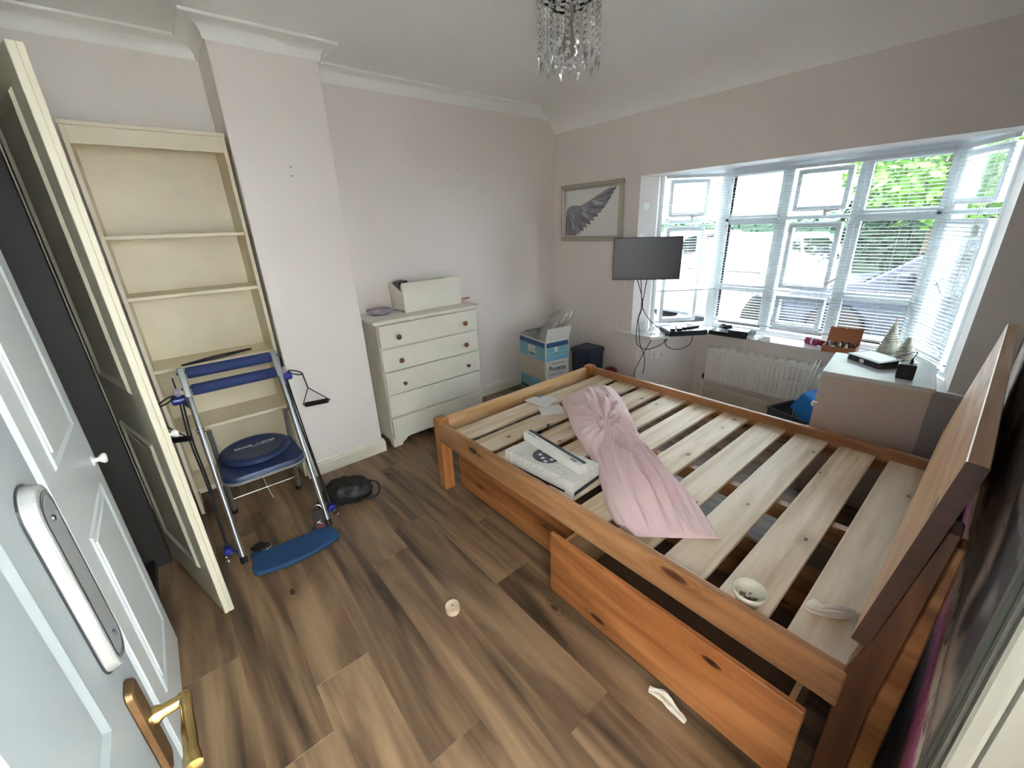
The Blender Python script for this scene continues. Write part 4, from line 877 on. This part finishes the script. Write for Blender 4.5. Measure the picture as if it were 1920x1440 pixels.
# ------------------------------------------------------------------ things on the bay sill (sill top z=.597)
Z = .597
rt = thing('set_top_box', 'wide black set-top box on the angled sill below the television', 'set-top box', (1.275, .27, Z), .93)
obj('casing', MB().box(-.16, -.125, .004, .16, .10, .046), M['black'], rt, world=False, bevel=.003)
obj('front_strip', MB().box(-.02, -.1262, .012, .15, -.125, .030), M['screen'], rt, world=False)
for i, (dx, dy, r, l, lab) in enumerate([(-.10, -.03, 1.2, .15, 'black remote control nearest the room on the set-top box'), (-.045, -.02, 1.25, .17, 'middle black remote control on the set-top box'), (.01, -.0, 1.2, .15, 'third black remote control from the television on the set-top box'), (.075, -.02, .3, .12, 'short black remote control lying askew on the set-top box')]):
    p = WM[rt.name] @ Vector((dx, dy, .0465)); q = thing('remote_control', lab, 'remote', tuple(p), .93+r, 'remote controls on the set-top box')
    obj('case', MB().box(-l/2, -.021, 0, l/2, .021, .017), M['black'], q, world=False, bevel=.004, seg=2)
    bt_ = MB()
    for a in range(6):
        for b in range(3): bt_.box(-l/2+.02+a*l*.13, -.014+b*.011, .017, -l/2+.028+a*l*.13, -.007+b*.011, .0182)
    obj('buttons', bt_, M['fluff'], q, world=False)
dv = thing('dvd_player', 'slim black disc player with silver edges on the front sill', 'disc player', (1.615, .435, Z), .06)
obj('casing', MB().box(-.15, -.075, .004, .15, .12, .040), M['screen'], dv, world=False, bevel=.005, seg=2)
obj('front_panel', MB().prism(stad(0, .022, .29, .032, .0155), 0, .004, frame_m((0, -.0745, 0), (1, 0, 0), (0, 0, 1))), M['black'], dv, world=False)
obj('silver_edge', MB().box(.147, -.079, .004, .152, -.072, .04).box(-.152, -.079, .004, -.147, -.072, .04), M['chrome'], dv, world=False)
bxk = thing('black_case_small', 'flat black case lying on top of the disc player', 'case', (1.685, .43, Z+.0405), .1)
obj('case', MB().box(-.075, -.06, 0, .075, .06, .014), M['black'], bxk, world=False, bevel=.003); obj('lid', MB().box(-.07, -.055, .014, .07, .055, .02), M['screen'], bxk, world=False, bevel=.002)
bxk.name = 'flat_case'
WM['flat_case'] = WM.get('black_case_small')
random.seed(11)
pts = [(1.56+.045*math.cos(i*1.25)*(1+.3*random.uniform(-1, 1)), .46+.03*math.sin(i*1.25)*(1+.3*random.uniform(-1, 1)), Z+.048+.034*random.random()) for i in range(26)]
tag(obj('coiled_cable', MB().tube(smoothpath(pts, 4), .004, 6), M['blackr'], smooth=True), 'bundled black cable heaped on top of the disc player', 'cable')
wp = thing('white_plug', 'white mains plug on the front sill beside the disc player', 'plug', (1.875, .47, Z), .4)
obj('plug_body', MB().prism(rr(0, 0, .055, .05, .012), 0, .03, None, rr(0, 0, .045, .04, .01)), M['white'], wp, world=False, bevel=.003)
obj('pins', MB().box(-.012, .02, .012, -.006, .042, .016).box(.006, .02, .012, .012, .042, .016), M['brass'], wp, world=False)
tag(obj('white_cable', MB().tube(smoothpath([(1.862, .445, Z+.012), (1.83, .415, Z+.006), (1.815, .40, Z-.01), (1.80, .395, Z-.075), (1.775, .394, Z-.095), (1.745, .396, Z-.07), (1.752, .405, Z+.006), (1.79, .47, Z+.005), (1.80, .54, Z+.004)], 6), .003, 6), M['white'], smooth=True), 'thin white cable looping over the edge of the front sill', 'cable')
sc_ = thing('spray_can', 'magenta aerosol can lying on the front sill', 'can', (2.165, .545, Z+.026), -.25)
rX = Matrix.Rotation(math.pi/2, 4, 'Y')
obj('can_body', MB().lathe([(.018, -.055), (.025, -.05), (.025, .03), (.02, .04)], 18, rX), M['spray'], sc_, world=False, smooth=True)
obj('cap', MB().lathe([(.021, .038), (.022, .04), (.022, .075), (.018, .08)], 16, rX), M['red'], sc_, world=False, smooth=True); obj('label_band', MB().lathe([(.0253, -.01), (.0253, .005)], 18, rX), M['white'], sc_, world=False)
wb = thing('wooden_box', 'open reddish wooden box of small bottles on the front sill', 'box', (2.345, .485, Z), .06)
obj('tray', MB().box(-.095, -.075, 0, .095, .075, .005).box(-.095, -.075, .005, .095, -.069, .045).box(-.095, .069, .005, .095, .075, .045).box(-.095, -.069, .005, -.089, .069, .045).box(.089, -.069, .005, .095, .069, .045), M['cedar'], wb, world=False)
lm_ = Matrix.Translation((0, .075, .045)) @ Matrix.Rotation(-.35, 4, 'X')
obj('lid', MB().box(-.095, 0, 0, .095, .006, .105, lm_).box(-.095, -.014, 0, .095, 0, .006, lm_).box(-.095, -.014, .099, .095, 0, .105, lm_).box(-.095, -.014, 0, -.089, 0, .105, lm_).box(.089, -.014, 0, .095, 0, .105, lm_), M['cedar'], wb, world=False)
obj('clasp', MB().box(-.005, -.0165, .095, .005, -.014, .112, lm_), M['brass'], wb, world=False)
random.seed(5)
for i in range(10):
    p = WM[wb.name] @ Vector((-.072+(i % 5)*.036, -.035+(i//5)*.06, .0055)); q = thing('small_bottle', f"small capped bottle, {['first','second','third','fourth','fifth'][i % 5]} from the left in the {['front','back'][i//5]} row of the wooden box", 'bottle', tuple(p), 0, 'small bottles in the wooden box')
    hh = random.uniform(.028, .036); mt = random.choice([M['black'], M['white'], M['navyp'], M['black'], M['fluff']])
    obj('bottle', MB().lathe([(.011, 0), (.012, .002), (.012, hh), (.006, hh+.006)], 10), mt, q, world=False, smooth=True); obj('cap', MB().lathe([(.007, hh+.005), (.0065, hh+.024), (.005, hh+.026)], 8), random.choice([M['black'], M['white']]), q, world=False, smooth=True)
def cone(label, c, h, r, lean):
    t_ = thing('wicker_tree', label, 'ornament', c, lean, 'wicker cone trees')
    N = 15; mb = MB(); pp = []
    for k in range(N*14+1):
        f = k/(N*14); a = 2*math.pi*k/14; rad = r*(1-f)**.92+.006; wob = .0035*math.sin(a*7); pp.append(((rad+wob)*math.cos(a), (rad+wob)*math.sin(a), .008+f*(h-.015)))
    obj('woven_coil', MB().tube(pp, .0058, 5, rs=[.0066-.002*k/len(pp) for k in range(len(pp))]), M['rattan'], t_, world=False, smooth=True)
    obj('inner_cone', MB().lathe([(r-.006, .0), (.004, h-.02)], 14), M['rattan'], t_, world=False, smooth=True)
    mb = MB()
    for k in range(12):
        a = 2*math.pi*k/12; mb.tube([((r+.002)*math.cos(a), (r+.002)*math.sin(a), .002), (.007*math.cos(a+.5), .007*math.sin(a+.5), h-.012)], .0022, 4)
    obj('uprights', mb, M['rattan'], t_, world=False)
    return t_
c1_ = cone('taller silvery wicker cone tree on the sill beside the wooden box', (2.595, .50, Z), .245, .062, 0)
obj('twig_tip', MB().tube([(0, 0, .235), (.004, 0, .262), (-.012, 0, .272)], .003, 5), M['cedar'], c1_, world=False)
cone('shorter silvery wicker cone tree nearest the window corner', (2.70, .305, Z), .205, .06, .4)
jr = thing('glass_jar', 'clear glass jar on the sill end below the television', 'jar', (1.035, .03, Z))
obj('jar', MB().lathe([(.001, .002), (.028, .002), (.03, .006), (.03, .06), (.022, .072), (.022, .085), (.025, .088)], 18), M['jar'], jr, world=False, smooth=True)
obj('stopper', MB().lathe([(.018, .082), (.014, .10), (.02, .115), (.001, .125)], 14), M['jar'], jr, world=False, smooth=True)
bl = thing('clear_ornament', 'round clear glass ornament beside the jar on the sill', 'ornament', (1.11, .075, Z))
obj('globe', MB().ball((0, 0, .035), .033, 16, 10), M['jar'], bl, world=False, smooth='all'); obj('foot', MB().lathe([(.024, 0), (.026, .003), (.012, .007)], 14), M['jar'], bl, world=False, smooth=True)

# ------------------------------------------------------------------ television, cables, socket, picture
ty = math.atan2(.30, .41)
tv = thing('television', 'small black wall-bracketed television in front of the bay corner', 'television', (1.145, -.15, 1.08), ty)
obj('tv_shell', MB().box(-.254, 0, 0, .254, .026, .318).box(-.14, .026, .05, .14, .05, .26), M['black'], tv, world=False, bevel=.004)
obj('screen', MB().box(-.244, -.0016, .014, .244, .0, .308), M['screen'], tv, world=False, label='dark blank screen')
obj('bracket', MB().box(-.05, .05, .11, .05, .058, .21).bar((0, .055, .16), (-.10, .145, .16), .03, .03).box(-.21, .14, .08, -.10, .148, .24), M['black'], tv, world=False)
def cable(label, pts, r=.0032, mat='blackr', group=None):
    return tag(obj('cable', MB().tube(smoothpath(pts, 7), r, 6), M[mat], smooth=True), label, 'cable', group)
G = 'cables hanging under the television'
cable('black cable hanging from the television straight down past the socket', [(1.06, -.14, 1.09), (1.075, -.08, .95), (1.072, -.045, .84), (1.045, -.05, .74), (1.06, -.05, .63), (1.075, -.045, .52), (1.12, -.03, .40), (1.115, -.03, .26)], group=G)
cable('black cable from the television crossing the others to the set-top box', [(1.13, -.10, 1.09), (1.09, -.07, .92), (1.072, -.05, .845), (1.12, -.01, .74), (1.17, .07, .66), (1.185, .12, .625)], group=G)
cable('black cable in a wide loop below the sill under the television', [(1.085, -.12, 1.09), (1.07, -.06, .86), (1.04, -.055, .72), (1.045, -.06, .55), (1.075, -.04, .495), (1.13, .015, .475), (1.20, .09, .52), (1.235, .14, .58), (1.24, .17, .61)], group=G)
cable('black cable hanging in a round loop from the set-top box', [(1.215, .12, .62), (1.225, .09, .57), (1.24, .11, .50), (1.29, .20, .465), (1.345, .29, .50), (1.355, .305, .57), (1.345, .30, .615)], group=G)
cable('black cable slanting down to the skirting left of the socket', [(1.165, -.0, .60), (1.155, -.02, .555), (1.11, -.03, .45), (1.07, -.035, .36), (1.04, -.04, .27), (1.03, -.04, .14)], group=G)
cable('thin white cable curving down from the television to the sill end', [(.985, -.20, 1.09), (.90, -.05, .98), (.862, -.02, .86), (.83, -.015, .77), (.80, -.015, .70), (.81, -.02, .63), (.87, -.025, .601), (.97, -.01, .601)], .0035, 'white')
sk_ = thing('wall_socket', 'white double mains socket on the angled wall below the sill', 'socket', (1.125, .16, .40), math.atan2(.47, .31))
obj('faceplate', MB().box(-.073, -.009, -.043, .073, 0, .043), M['white'], sk_, world=False, bevel=.003)
for x in (-.036, .036):
    obj('socket_holes', MB().box(x-.003, -.0095, -.002, x+.003, -.0089, .010).box(x-.014, -.0095, -.02, x-.007, -.0089, -.014).box(x+.007, -.0095, -.02, x+.014, -.0089, -.014), M['black'], sk_, world=False)
    obj('rocker_switch', MB().box(x-.006 if x > 0 else x-.006, -.012, .018, x+.006, -.009, .034), M['white'], sk_, world=False)
pc = thing('framed_picture', 'champagne framed drawing of a grey feathered wing on the wall', 'picture', (.457, 0, 1.60))
px0, px1, pz0, pz1 = .113, .802, 1.362, 1.840
for k, (w0, w1, d) in enumerate(((0, .030, .026), (.030, .045, .018))):
    a, b, c_, d_ = px0+w0, px1-w0, pz0+w0, pz1-w0; q = w1-w0
    for bxs in ((a, c_, b, c_+q), (a, d_-q, b, d_), (a, c_+q, a+q, d_-q), (b-q, c_+q, b, d_-q)):
        obj('frame_rail' if k == 0 else 'frame_slip', MB().box(bxs[0], -d, bxs[1], bxs[2], -.001, bxs[3]), M['frame'], pc, bevel=.004 if k == 0 else .002)
mt = obj('mount', MB().box(px0+.045, -.010, pz0+.045, px1-.045, -.002, pz1-.045), M['paper'], pc)
wx, wz = px1-px0-.09, pz1-pz0-.09
def W2(u, v): return (px0+.045+u*wx, pz0+.045+v*wz)
fm2 = frame_m((0, -.0102, 0), (1, 0, 0), (0, 0, 1))
wing = [(.03, .02), (.01, .18), (.01, .42), (.03, .58), (.09, .66), (.18, .68), (.30, .66), (.42, .72), (.55, .80), (.70, .90), (.86, .985), (.89, .93), (.86, .80), (.80, .68), (.72, .56), (.62, .44), (.52, .34), (.42, .25), (.35, .14), (.28, .06), (.18, .02)]
wgo = obj('wing_drawing', MB().prism([W2(u, v) for u, v in wing], 0, .0003, fm2), M['pencil'], mt)
fa, fb, fc_ = MB(), MB(), MB(); random.seed(3)
def feather(mb, p, ang, ln, w_, z):
    a = math.radians(ang); d = (math.cos(a), math.sin(a)*1.35); nx, ny = -math.sin(a)*w_, math.cos(a)*w_*1.35
    P = lambda t, k: W2(min(.985, max(.008, p[0]+d[0]*ln*t+nx*k)), min(.985, max(.01, p[1]+d[1]*ln*t+ny*k)))
    mb.prism([P(0, -.4), P(.5, -.9), P(.88, -.75), P(1, -.1), P(.95, .45), P(.5, .8), P(0, .4)], z, z+.0002, fm2)
def at_edge(f): return (.16+.58*f, .20+.62*f)
for k in range(13):       # primaries and secondaries fanning out along the trailing edge
    f = k/12; p = at_edge(f); an = -68+98*f; feather(fa if k % 2 else fb, p, an, .17+.07*f, .030, .0003+.00005*k)
for k in range(9):
    f = k/8; feather((fc_, fa, fb)[k % 3], (.12+.54*f, .38+.42*f), -66+84*f, .19+.02*f, .026, .0009+.00004*k)
for k in range(9):
    f = k/8; feather((fb, fc_, fa)[k % 3], (.08+.50*f, .50+.28*f), -78+80*f, .12, .018, .0013+.00004*k)
for k in range(4): feather((fb, fa)[k % 2], (.03+.03*k, .42-.02*k), -92+4*k, .36, .022, .0017)
for mb_, mm in ((fa, 'pencil'), (fb, 'pencil2'), (fc_, 'pencil3')): obj('feather_shading', mb_, M[mm], wgo, kind='stuff')

# ------------------------------------------------------------------ chandelier
cdl = thing('bead_chandelier', 'small cylindrical ceiling light hung with clear glass beads and drops', 'ceiling light', (1.555, -1.5, H))
cx, cy = 1.555, -1.5
obj('ceiling_rose', MB().lathe([(.045, H-.002), (.045, H-.012), (.02, H-.022)], 20, Matrix.Translation((cx, cy, 0))), M['chrome'], cdl, smooth=True)
obj('stem', MB().tube([(cx, cy, H-.02), (cx, cy, 2.36)], .008, 8), M['chrome'], cdl)
rg = MB()
for R_, z in ((.128, 2.40), (.075, 2.36)):
    rg.tube([(cx+R_*math.cos(a), cy+R_*math.sin(a), z) for a in (2*math.pi*k/32 for k in range(32))], .005, 6, True)
for k in range(3):
    a = 2*math.pi*k/3; rg.tube([(cx, cy, 2.37), (cx+.075*math.cos(a), cy+.075*math.sin(a), 2.36), (cx+.128*math.cos(a), cy+.128*math.sin(a), 2.40)], .004, 5)
obj('ring_frame', rg, M['black'], cdl, smooth=True)
obj('lamp_holder', MB().lathe([(.018, 2.30), (.02, 2.31), (.02, 2.355), (.012, 2.37)], 14, Matrix.Translation((cx, cy, 0))), M['bulb'], cdl, smooth=True)
obj('bulb', MB().lathe([(.001, 2.175), (.018, 2.18), (.027, 2.20), (.029, 2.225), (.022, 2.26), (.014, 2.30)], 16, Matrix.Translation((cx, cy, 0))), M['bulb'], cdl, smooth='all')
def strand(R_, a, zt_, nb, dz_, kind):
    mb = MB(); x, y = cx+R_*math.cos(a), cy+R_*math.sin(a)
    for i in range(nb):
        z = zt_-i*dz_; mb.lathe([(.0008, z-.009), (.0085, z-.003), (.0085, z+.003), (.0008, z+.009)], 7, Matrix.Translation((x, y, 0)))
    s_ = obj('bead_strand', mb, M['crystal'], cdl)
    wl = MB(); zb_ = zt_-(nb-1)*dz_
    for i in range(nb): wl.box(x-.0009, y-.0009, zt_-i*dz_+.0085, x+.0009, y+.0009, zt_-i*dz_+dz_-.0085)
    obj('wire_link', wl, M['black'], s_)
    zz_ = zb_-.010
    m = Matrix.Translation((x, y, zz_)) @ Matrix.Rotation(a, 4, 'Z') @ Matrix.Diagonal((.45, 1, 1, 1))
    if kind == 'drop': obj('glass_drop', MB().lathe([(.0008, -.052), (.0135, -.024), (.011, -.016), (.0008, 0)], 6, m), M['crystal'], s_)
    else: obj('glass_ball', MB().ball((x, y, zz_-.012), .0115, 10, 6), M['crystal'], s_)
for k in range(22): strand(.128, 2*math.pi*k/22, 2.392, 10 if k % 2 else 9, .0225, 'drop')
for k in range(11): strand(.075, 2*math.pi*k/11+.2, 2.35, 8, .0225, 'ball')
for i, (p, nrm) in enumerate([((.32, -2.372, 1.862), 0), ((.32, -2.374, 1.817), 0), ((0, -1.076, 1.944), 0)]):
    s_ = tag(obj('wall_screw', MB().lathe([(.0035, 0), (.003, .002), (.001, .005)], 8, Matrix.Translation(p) @ Matrix.Rotation(math.pi/2, 4, 'Y')), M['black']), ['upper dark screw hole plug on the chimney wall', 'lower dark screw hole plug on the chimney wall', 'single dark screw in the pink wall above the chest'][i], 'screw', 'wall screws')

# ------------------------------------------------------------------ outside the bay
GZ = -.25
struct('ground', MB().box(-30, .8, GZ-.2, 30, 40, GZ), pm('dark_tarmac', (72, 74, 78), .9, var=.08, vs=2))
struct('wall_garden', MB().box(-9, 9.6, GZ, -1.2, 9.8, .55), M['outw'])
M['carw'] = pm('white_car_paint', (226, 230, 232), .2, var=0); M['card_'] = pm('dark_blue_car_paint', (26, 34, 50), .3, var=0)
M['carg'] = pm('dark_car_glass', (16, 20, 26), .06, var=0, spec=.8); M['tyre'] = pm('tyre_rubber', (22, 22, 22), .8)
def car(label, c, rz, paint, sc=1):
    r = thing('car', label, 'car', (c[0], c[1], GZ), rz, 'cars parked outside the bay')
    side = [(-2.0, .35), (-2.02, .62), (-1.9, .82), (-1.2, .92), (1.55, .95), (1.95, .86), (2.02, .6), (2.0, .3), (1.72, .22), (1.65, .42), (1.45, .58), (1.2, .58), (1.0, .42), (.95, .2), (-.95, .2), (-1.0, .42), (-1.2, .58), (-1.42, .58), (-1.62, .42), (-1.68, .22)]
    fmx = frame_m((0, .83, 0), (1, 0, 0), (0, 0, 1))
    body = obj('body', MB().prism(side, 0, 1.66, fmx), paint, r, world=False, bevel=.06, seg=2, ang=.9)
    gh = [(-1.15, .90), (-.45, 1.42), (-.1, 1.48), (1.05, 1.46), (1.45, 1.3), (1.72, .92)]
    mb = MB(); n = len(gh)
    for y, k in ((-.80, 0), (.80, 0)): mb.v += [(x, y*(1-.16*(z-.9)/.55), z) for x, z in gh]
    mb.f = [tuple(range(n-1, -1, -1)), tuple(range(n, 2*n))]+[(i, (i+1) % n, n+(i+1) % n, n+i) for i in range(n)]
    obj('cabin', mb, paint, r, world=False, bevel=.03, seg=2)
    def sp_(x, z, s_): return (x, s_*(.80*(1-.16*(z-.9)/.55)+.006), z)
    for s_ in (-1, 1):
        for q in ([(-.92, .96), (-.42, 1.34), (.02, 1.40), (.02, .97)], [(.12, .97), (.12, 1.40), (.98, 1.38), (1.30, 1.2), (1.45, .98)]):
            mb = MB(); K = len(q); mb.v = [sp_(x, z, s_) for x, z in q]+[tuple(Vector(sp_(x, z, s_))+Vector((0, -s_*.03, 0))) for x, z in q]
            mb.f = [tuple(range(K)), tuple(range(2*K-1, K-1, -1))]+[(i, (i+1) % K, K+(i+1) % K, K+i) for i in range(K)]; obj('side_window', mb, M['carg'], r, world=False)
    for nm, (xa, za), (xb, zb_) in (('windscreen', (-1.13, .93), (-.5, 1.395)), ('rear_window', (1.68, .96), (1.42, 1.30))):
        ya_, yb_ = .80*(1-.16*(za-.9)/.55)-.06, .80*(1-.16*(zb_-.9)/.55)-.06; d_ = Vector((-(zb_-za), 0, (xb-xa))).normalized()*(.012 if xb > xa else -.012)
        q = [Vector((xa, -ya_, za)), Vector((xa, ya_, za)), Vector((xb, yb_, zb_)), Vector((xb, -yb_, zb_))]
        obj(nm, MB().add([tuple(v+d_) for v in q]+[tuple(v-d_) for v in q], [(0,1,2,3),(7,6,5,4),(0,4,5,1),(1,5,6,2),(2,6,7,3),(3,7,4,0)]), M['carg'], r, world=False)
    for x in (-1.32, 1.33):
        for y in (-.78, .78):
            wh = obj('wheel', MB().lathe([(.2, -.09), (.30, -.09), (.31, -.06), (.31, .06), (.30, .09), (.2, .09)], 22, Matrix.Translation((x, y, .31)) @ Matrix.Rotation(math.pi/2, 4, 'X')), M['tyre'], r, world=False, smooth=True)
            obj('hub', MB().lathe([(.2, -.07), (.19, -.075), (.05, -.085), (.0001, -.085)], 14, Matrix.Translation((x, y, .31)) @ Matrix.Rotation(math.pi/2 if y > 0 else -math.pi/2, 4, 'X')), M['chrome'], wh, world=False, smooth=True)
    for y in (-.6, .6): obj('headlamp', MB().box(-2.03, y-.16, .62, -1.9, y+.16, .76), M['chrome'], r, world=False, bevel=.03)
    obj('number_plate', MB().box(-2.04, -.26, .40, -2.01, .26, .51), M['white'], r, world=False)
    for y in (-.9, .9): obj('door_mirror', MB().box(-.78, y-.09, .95, -.66, y+.09, 1.08), paint, r, world=False, bevel=.02)
    return r
car('white hatchback parked nose-on outside the left half of the bay window', (-.15, 5.4), math.radians(82), M['carw'])
car('dark blue car parked side-on outside the right half of the bay window', (2.95, 4.5), math.radians(-3), M['card_'])
car('white car parked farther back by the clipped hedge', (-2.9, 8.0), math.radians(60), M['carw'])
def leaves(n, c, rx, ry, rz_, size, seed):
    rnd = random.Random(seed); mb = MB()
    for _ in range(n):
        d = Vector((rnd.gauss(0, 1), rnd.gauss(0, 1), rnd.gauss(0, 1))).normalized(); q = .6+.4*rnd.random()
        p = Vector((c[0]+d.x*rx*q, c[1]+d.y*ry*q, c[2]+d.z*rz_*q)); a = Vector((rnd.gauss(0, 1), rnd.gauss(0, 1), rnd.gauss(0, 1))).normalized(); b = a.orthogonal().normalized(); s_ = size*(.6+.8*rnd.random())
        n0 = len(mb.v); mb.v += [tuple(p-a*s_), tuple(p+b*s_*.5), tuple(p+a*s_), tuple(p-b*s_*.5)]; mb.f.append((n0, n0+1, n0+2, n0+3))
    return mb
M['leafd'] = pm('dark_leaf', (34, 62, 40), .6, var=.3, vs=3); M['leafl'] = pm('bright_leaf', (88, 128, 52), .6, var=.3, vs=3); M['bark'] = pm('bark', (70, 56, 44), .9)
for lab, c, h, r, mt in (('leafy green tree overhanging the right of the bay window view', (1.75, 8.6), 2.1, (1.7, 1.3, 1.5), 'leafl'), ('dark evergreen tree behind the parked dark blue car', (1.6, 10.8), .9, (2.1, 1.2, 1.3), 'leafd'), ('distant dark tree beyond the garden wall on the left', (-12.5, 10.2), 2.4, (2.2, 1.6, 1.6), 'leafd')):
    tr = thing('tree', lab, 'tree', (c[0], c[1], GZ), 0, 'trees outside the bay')
    obj('trunk', MB().tube([(c[0], c[1], GZ), (c[0]+.05, c[1], GZ+h*.6), (c[0], c[1], GZ+h+.6)], .11, 8, rs=[.14, .11, .07]), M['bark'], tr)
    obj('crown', leaves(2600, (c[0], c[1], GZ+h+r[2]*.55), *r, .12, int(h*100)), M[mt], tr, weld=False, kind='stuff')
hd = thing('hedge', 'long clipped dark hedge behind the parked cars', 'hedge', (-5, 13.6, GZ))
obj('hedge_core', MB().box(-13, 13.2, GZ, 3.2, 14.0, 1.3), M['leafd'], hd)
obj('hedge_leaves', leaves(5000, (-5, 13.6, .5), 8.3, .75, 1.05, .10, 77), M['leafd'], hd, weld=False, kind='stuff')
nw = thing('side_wall', 'pale rendered side wall of the neighbouring porch right of the bay', 'wall', (3.9, 2.4, GZ))
obj('render_face', MB().box(3.35, 1.5, GZ, 3.6, 3.6, 2.9), pm('lilac_grey_render', (176, 168, 172), .85, var=.06, vs=3), nw)
obj('drainpipe', MB().tube([(3.31, 2.2, GZ), (3.31, 2.2, 2.9)], .035, 8), M['upvc'], nw, smooth=True)
# ------------------------------------------------------------------ unseen lamp added in the hall to fill the room with light
hl = thing('hall_fill_lamp', 'unseen white globe lamp added in the hall as fill light', 'ceiling light', (3.45, -1.92, H))
obj('fill_base', MB().lathe([(.07, 0), (.07, -.03), (.05, -.035)], 20), M['white'], hl, world=False, smooth=True)
t = NT('fill_glow'); t.b.inputs['Emission Color'].default_value = (.88, .97, 1, 1); t.b.inputs['Emission Strength'].default_value = 850  # strong added glow that brightens the room through the doorway
obj('fill_globe', MB().ball((0, 0, -.12), .095, 20, 12), t.m, hl, world=False, smooth='all')
